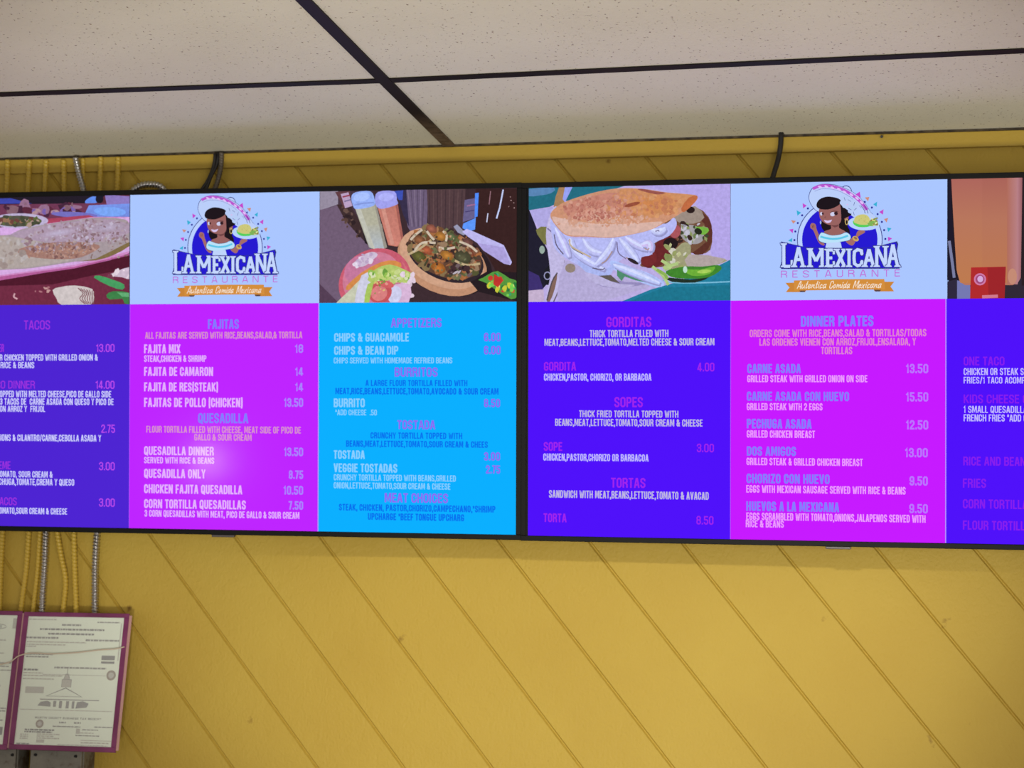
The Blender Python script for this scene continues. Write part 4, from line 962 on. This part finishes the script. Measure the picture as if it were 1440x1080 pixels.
def run(name, pts, r, m, label, cat, group=None, rib=0.0, pitch=.0075, sides=12):
    """pts are (photo x, photo y, distance from the wall); the thing's origin is its lowest end"""
    P = [at(x, y, Y) for x, y, Y in pts]; o0 = P[-1].copy(); m_ = MB().tube([p - o0 for p in P], r, rib, pitch, sides)
    o = m_.build(name, m, None, True, loc=o0); tag(o, label, cat, group); return o


def ceil_top(x, y, Y):
    """start of a run: the point on the ceiling above the photo point (x, y)"""
    p = at(x, y, Y); return p


yel = [  # top of run, at the set's top edge, at its bottom edge, lower points ...
    ([(10.8, 225, CY), (10.2, 268, CY), (-28, 750, CY), (-34, 905, CY)], 'yellow-painted ribbed conduit, first from the left above the left television'),
    ([(41.5, 225, CY), (39.5, 268, CY), (-12, 750, CY), (-18, 905, CY)], 'yellow-painted ribbed conduit, second from the left above the left television'),
    ([(64.8, 225, CY), (63.2, 268, CY), (3.5, 750, CY), (1, 800, CY), (-1.5, 905, CY)], 'third yellow conduit above the left television, at the photo edge below it'),
    ([(89.6, 225, CY), (90.4, 268, CY), (40.5, 750, CY), (37, 800, CY), (30, 855, CY), (27, 905, CY)], 'yellow-painted ribbed conduit leaning left to the seam between the two certificates'),
    ([(116.6, 223, CY), (116.8, 268, CY), (56, 750, CY), (53, 800, CY), (47, 855, CY), (43, 905, CY)], 'dull yellow conduit half hidden beside the steel conduit over the certificate'),
    ([(141.6, 221, CY), (140.4, 268, CY), (80.5, 750, CY), (85.5, 780, CY), (92, 815, CY), (89, 858, CY), (87, 905, CY)], 'yellow-painted conduit that bends sideways just above the certificate'),
    ([(166.2, 221, CY), (165, 268, CY), (103.8, 750, CY), (105.5, 815, CY), (107, 858, CY), (107, 905, CY)], 'straight yellow ribbed conduit right of the bent one, above the certificate')]
for pts, lab in yel: run('flexible_conduit', pts, .0048 if 'dull' in lab else .0056, M_CONDUIT, lab, 'conduit', 'yellow conduits behind the left television', .14, .0078)
CS = -.0265
run('steel_conduit', [(106.2, 222, CS), (110, 240, CS), (117.5, 268, CS), (112, 400, CS), (64.5, 750, CS), (63.2, 790, CS), (60, 840, CS), (57.5, 905, CS)], .0062, M_GALV, 'bare steel spiral conduit slanting down between the yellow ones', 'conduit', 'bare steel conduits behind the left television', .2, .0070)
run('steel_conduit', [(240, 300, -.03), (236, 276, -.03), (225, 262, -.03), (211, 259.5, -.03), (196, 262, -.03), (184, 272, -.03), (182, 300, -.028), (176, 450, -.025), (137, 740, -.0125), (134, 790, -.0125), (133.5, 850, -.0125), (133, 905, -.0125)], .0068, M_GALV, 'bare steel spiral conduit hanging apart at the right, looping over the left television top', 'conduit', 'bare steel conduits behind the left television', .2, .0070)
run('grey_sleeved_cable', [(311.5, 215, -.015), (310.5, 235, -.017), (306, 255, -.02), (300, 272, -.025), (298, 300, -.03)], .0052, M_GREY, 'grey corrugated cable beside the black pair above the left television', 'cable', None, .10, .006)
run('black_cable', [(302.5, 216, -.020), (300.5, 232, -.021), (293, 252, -.024), (281, 272, -.028), (278, 300, -.03)], .0034, M_CABLE, 'black cable above the left emblem, the strand that bends out left', 'cable', 'black cables dropping from the ceiling')
run('black_cable', [(307, 215.5, -.016), (305, 230, -.018), (296, 250, -.024), (288.5, 272, -.030), (288, 300, -.032)], .0038, M_CABLE, 'black cable above the left emblem, the strand nearer the grey sleeve', 'cable', 'black cables dropping from the ceiling')
run('black_cable', [(1098.5, 186, -.02), (1097.5, 205, -.022), (1094, 225, -.024), (1088, 245, -.028), (1078, 290, -.035)], .0052, M_CABLE, 'thick black cable dropping from the ceiling above the right television', 'cable', 'black cables dropping from the ceiling')
p = at(1240, 192, -.012)
tag(MB().cyl((0, 0, 0), (0, -1, -.3), .0028, .006, 12).cyl((0, .012, .002), (0, -1, -.15), .0012, .012, 8).build('nail', M_SCREW, loc=p), 'small dark nail in the trim above the right television', 'nail')

# ------------------------------------------------------------------ certificates in maroon vinyl holders, leaning out on the breaker boxes
YT, YBOT = -.042, -.083


def holder(corners_px, label, prints, split):
    """corners_px: outer corners TL, TR, BR, BL in the photo"""
    TL, TR = (at(*c, YT) for c in corners_px[:2]); BR, BL = (at(*c, YBOT) for c in corners_px[2:])
    t = empty('certificate_holder', (BL + BR) / 2, label, 'certificate', 'certificates over the breaker boxes')
    ex = (TR - TL + BR - BL).normalized(); ey = (TL + TR - BL - BR); ey = (ey - ex * ey.dot(ex)).normalized(); n = ex.cross(ey)          # n points to the viewer
    w = ((TR - TL).length + (BR - BL).length) / 2; h = ((TL - BL).length + (TR - BR).length) / 2
    t.matrix_world = Matrix(((ex.x, ey.x, n.x, t.location.x), (ex.y, ey.y, n.y, t.location.y), (ex.z, ey.z, n.z, t.location.z), (0, 0, 0, 1)))
    b = .0105
    m = MB().box((-w / 2, 0, -.0035), (w / 2, h, -.0012)); m.build('backing', M_MAROON, t, bevel=.0008)
    m = MB()
    for xa, xb, ya, yb in ((-w / 2, w / 2, h - b * .85, h), (-w / 2, w / 2, 0, b), (-w / 2, -w / 2 + b, b, h - b * .85), (w / 2 - b, w / 2, b, h - b * .85)): m.box((xa, ya, -.0012), (xb, yb, .0018))
    m.build('border', M_MAROON, t, bevel=.0008)
    MB().box((w / 2, .004, -.0006), (w / 2 + .006, h - .004, .0004)).build('clear_edge', M_LIP, t)
    pw, ph = w - 2 * b + .004, h - 1.85 * b + .004
    X = lambda u: -pw / 2 + u * pw
    Y = lambda v: b - .002 + (1 - v) * ph
    groups = {}
    for pr in prints:
        groups.setdefault(pr[0], MB()); g = groups[pr[0]]; kind = pr[1]
        if kind == 'bar':                                             # an illegible printed line: a broken run of dashes
            u0, u1, v, hh = pr[2:6]; rg = random.Random(int(v * 1e4 + u0 * 77)); u = u0
            while u < u1:
                ww = min(rg.uniform(.012, .05), u1 - u); g.quad((X(u), Y(v + hh / 2), -.00055), (X(u + ww), Y(v + hh / 2), -.00055), (X(u + ww), Y(v - hh / 2), -.00055), (X(u), Y(v - hh / 2), -.00055)); u += ww + .006
        elif kind == 'rect':
            u0, u1, v0, v1 = pr[2:6]; g.quad((X(u0), Y(v1), -.00055), (X(u1), Y(v1), -.00055), (X(u1), Y(v0), -.00055), (X(u0), Y(v0), -.00055))
        elif kind == 'poly':
            k = len(g.v); g.v += [(X(u), Y(v), pr[3] if len(pr) > 3 else -.00055) for u, v in pr[2]]; g.f.append(tuple(range(k, k + len(pr[2]))))
        elif kind == 'line':
            out = []; offset_strip([Vector((X(u), Y(v))) for u, v in pr[2]], pr[3], out)
            for q in out: g.quad(*[(p.x, p.y, -.0005) for p in q])
        elif kind == 'disc':
            u, v, r = pr[2:5]; k = len(g.v); g.v += [(X(u) + r * math.cos(i * .3142), Y(v) + r * math.sin(i * .3142), pr[5] if len(pr) > 5 else -.00055) for i in range(20)]; g.f.append(tuple(range(k, k + 20)))
        elif kind == 'text':
            s, u0, u1, v, hh = pr[2:7]
            for q in text_polys(s, X(u0), X(u1), Y(v) - hh / 2, hh, .2, .12): g.quad(*[(p.x, p.y, -.0005) for p in q])
    sheet = MB().box((-pw / 2, b - .002, -.0011), (pw / 2, b - .002 + ph, -.0006)); inks = ['ink', 'faint', 'dark', 'seal']; slot = [0] * len(sheet.f)
    for mm, g in groups.items():
        k = len(sheet.v); sheet.v += g.v; sheet.f += [tuple(k + i for i in f) for f in g.f]; slot += [1 + inks.index(mm)] * len(g.f)
    pap = sheet.build('paper', [M_PAPER, M_INK, M_INK2, M_INK3, M_SEAL], t)
    for p, q in zip(pap.data.polygons, slot): p.material_index = q
    MB().box((-pw / 2, b - .002, -.0003), (pw / 2, b - .002 + ph, .0001)).build('clear_cover', M_CLEAR, t)
    return t


P1 = [('faint', 'bar', .02, .30, .03, .010), ('ink', 'bar', .72, .95, .045, .010), ('ink', 'bar', .36, .56, .07, .014), ('dark', 'bar', .14, .80, .105, .014), ('dark', 'bar', .23, .70, .14, .014),
      ('ink', 'bar', .01, .34, .172, .014), ('ink', 'bar', .62, .96, .185, .014), ('faint', 'bar', .02, .63, .205, .010), ('faint', 'bar', .02, .42, .225, .010), ('faint', 'bar', .02, .12, .24, .010),
      ('ink', 'bar', .03, .30, .30, .011), ('ink', 'bar', .03, .26, .32, .011), ('dark', 'rect', .80, .935, .30, .335), ('dark', 'rect', .80, .935, .345, .362), ('faint', 'rect', .962, .972, .05, .34),
      ('dark', 'bar', .02, .17, .42, .014), ('ink', 'bar', .33, .86, .40, .014), ('faint', 'bar', .02, .22, .445, .010), ('faint', 'bar', .02, .42, .465, .010), ('faint', 'bar', .02, .34, .49, .010), ('faint', 'bar', .22, .86, .455, .006),
      ('faint', 'rect', .06, .25, .55, .60), ('seal', 'disc', .915, .45, .0105), ('faint', 'disc', .915, .45, .006, -.0004),
      # engraved statehouse: dome, pediment, columns, trees
      ('ink', 'line', [(.47, .40), (.47, .45)], .0015), ('faint', 'poly', [(.455, .45), (.485, .45), (.50, .49), (.44, .49)]), ('ink', 'line', [(.44, .49), (.455, .45), (.485, .45), (.50, .49)], .0012), ('faint', 'rect', .425, .52, .49, .55), ('ink', 'line', [(.425, .55), (.425, .49), (.52, .49), (.52, .55)], .001),
      ('ink', 'line', [(.28, .62), (.47, .555), (.64, .62), (.28, .62)], .0022), ('ink', 'line', [(.22, .645), (.82, .645)], .002), ('ink', 'rect', .36, .39, .655, .70), ('ink', 'rect', .42, .45, .655, .71), ('ink', 'rect', .49, .52, .655, .71), ('ink', 'rect', .55, .575, .655, .71),
      ('ink', 'poly', [(.20, .695), (.23, .665), (.30, .655), (.335, .67), (.335, .70)]), ('ink', 'poly', [(.59, .71), (.60, .66), (.66, .652), (.72, .67), (.70, .70)]), ('faint', 'bar', .03, .96, .725, .007),
      ('dark', 'text', 'MARTIN COUNTY BUSINESS TAX RECEIPT', .19, .86, .785, .0042), ('ink', 'bar', .44, .51, .818, .012), ('ink', 'bar', .59, .66, .818, .012),
      ('seal', 'disc', .245, .832, .0088), ('faint', 'disc', .245, .832, .005, -.0004), ('ink', 'bar', .38, .66, .848, .009), ('ink', 'bar', .80, .98, .845, .009), ('dark', 'bar', .10, .40, .878, .012), ('dark', 'bar', .10, .38, .894, .012),
      ('faint', 'rect', .62, .66, .86, .90), ('ink', 'bar', .68, .84, .868, .008), ('faint', 'bar', .66, .80, .892, .008), ('ink', 'bar', .62, .86, .912, .008), ('faint', 'bar', .06, .14, .915, .010), ('faint', 'bar', .06, .14, .93, .010), ('faint', 'bar', .06, .14, .945, .010),
      ('faint', 'bar', .23, .46, .91, .010), ('faint', 'bar', .23, .40, .925, .010), ('faint', 'bar', .23, .46, .94, .010), ('faint', 'rect', .23, .31, .95, .975), ('faint', 'rect', .68, .98, .945, .95), ('faint', 'bar', .68, .96, .965, .010), ('ink', 'bar', .03, .16, .985, .010), ('faint', 'bar', .45, .95, .985, .008)]
holder([(32.5, 860, ), (179, 863.5), (163, 1058), (11.5, 1054)], 'maroon-edged certificate holder with a statehouse engraving, the one fully in view', P1, 0)
P0 = [('ink', 'line', [(.80 + .09 * math.cos(i * .42), .095 + .018 * math.sin(i * .42)) for i in range(15)], .0012), ('ink', 'bar', .77, .84, .095, .02), ('faint', 'rect', .95, .99, .03, .11), ('ink', 'bar', .55, .98, .375, .008), ('ink', 'bar', .60, .96, .402, .008), ('ink', 'bar', .5, .99, .43, .008), ('ink', 'bar', .45, .98, .72, .010), ('ink', 'bar', .5, .98, .74, .010), ('ink', 'bar', .5, .96, .81, .010),
      ('dark', 'rect', .86, .97, .86, .92), ('faint', 'bar', .5, .95, .95, .010), ('faint', 'bar', .1, .9, .2, .01), ('faint', 'bar', .1, .9, .3, .01), ('faint', 'bar', .1, .9, .55, .01)]
holder([(-114, 856.5), (32, 860), (10.5, 1054), (-141, 1050)], 'maroon-edged certificate holder cut off by the left photo edge', P0, 0)
# cord stretched across both holders
Pc = [(-100, 948), (-50, 942), (0, 934.5), (17, 929.5), (24, 923.5), (32, 920.5), (75, 919.5), (110, 917.5), (140, 914), (168, 911.5), (175, 909.5)]
Q = [at(x, y, YT + (YBOT - YT) * (y - 860) / 195 - .0042) for x, y in Pc]; o0 = Q[0].copy()
tag(MB().tube([q - o0 for q in Q], .0013, 0, .01, 10).build('tie_cord', M_CORD, None, True, loc=o0), 'thin pale cord stretched across the two certificate holders', 'cord')

# worn grey breaker boxes under the certificates
YF = -.062


def breaker(x0, x1, label, screws):
    zt = CEIL - 1.212; zb = zt - .42
    t = empty('breaker_box', ((x0 + x1) / 2, 0, zb), label, 'electrical box', 'breaker boxes under the certificates'); w = (x1 - x0) / 2; h = zt - zb
    MB().box((-w, YF + .008, 0), (w, 0, h)).build('enclosure', M_PANEL, t, bevel=.002)
    MB().box((-w + .002, YF, .002), (w - .002, YF + .008, h - .002)).build('cover', M_PANEL, t, bevel=.002)
    for sx, sz in screws: MB().cyl((sx - (x0 + x1) / 2, YF + .001, sz - zb), (0, -1, 0), .0034, .004, 14, .0028).build('screw', M_SCREW, t)
    return t


xa, xb = at(41, 1065, YF).x, at(116, 1065, YF).x
s1 = at(106.5, 1063.5, YF); s0_ = at(17.5, 1061.5, YF)
breaker(xa, xb, 'worn grey breaker box under the fully visible certificate', [(s1.x, s1.z), (xa + .014, s1.z), (s1.x, s1.z - .36), (xa + .014, s1.z - .36)])
x2 = at(23, 1065, YF).x
breaker(x2 - .11, x2, 'worn grey breaker box in the bottom left photo corner', [(s0_.x, s0_.z), (x2 - .09, s0_.z), (s0_.x, s0_.z - .36), (x2 - .09, s0_.z - .36)])
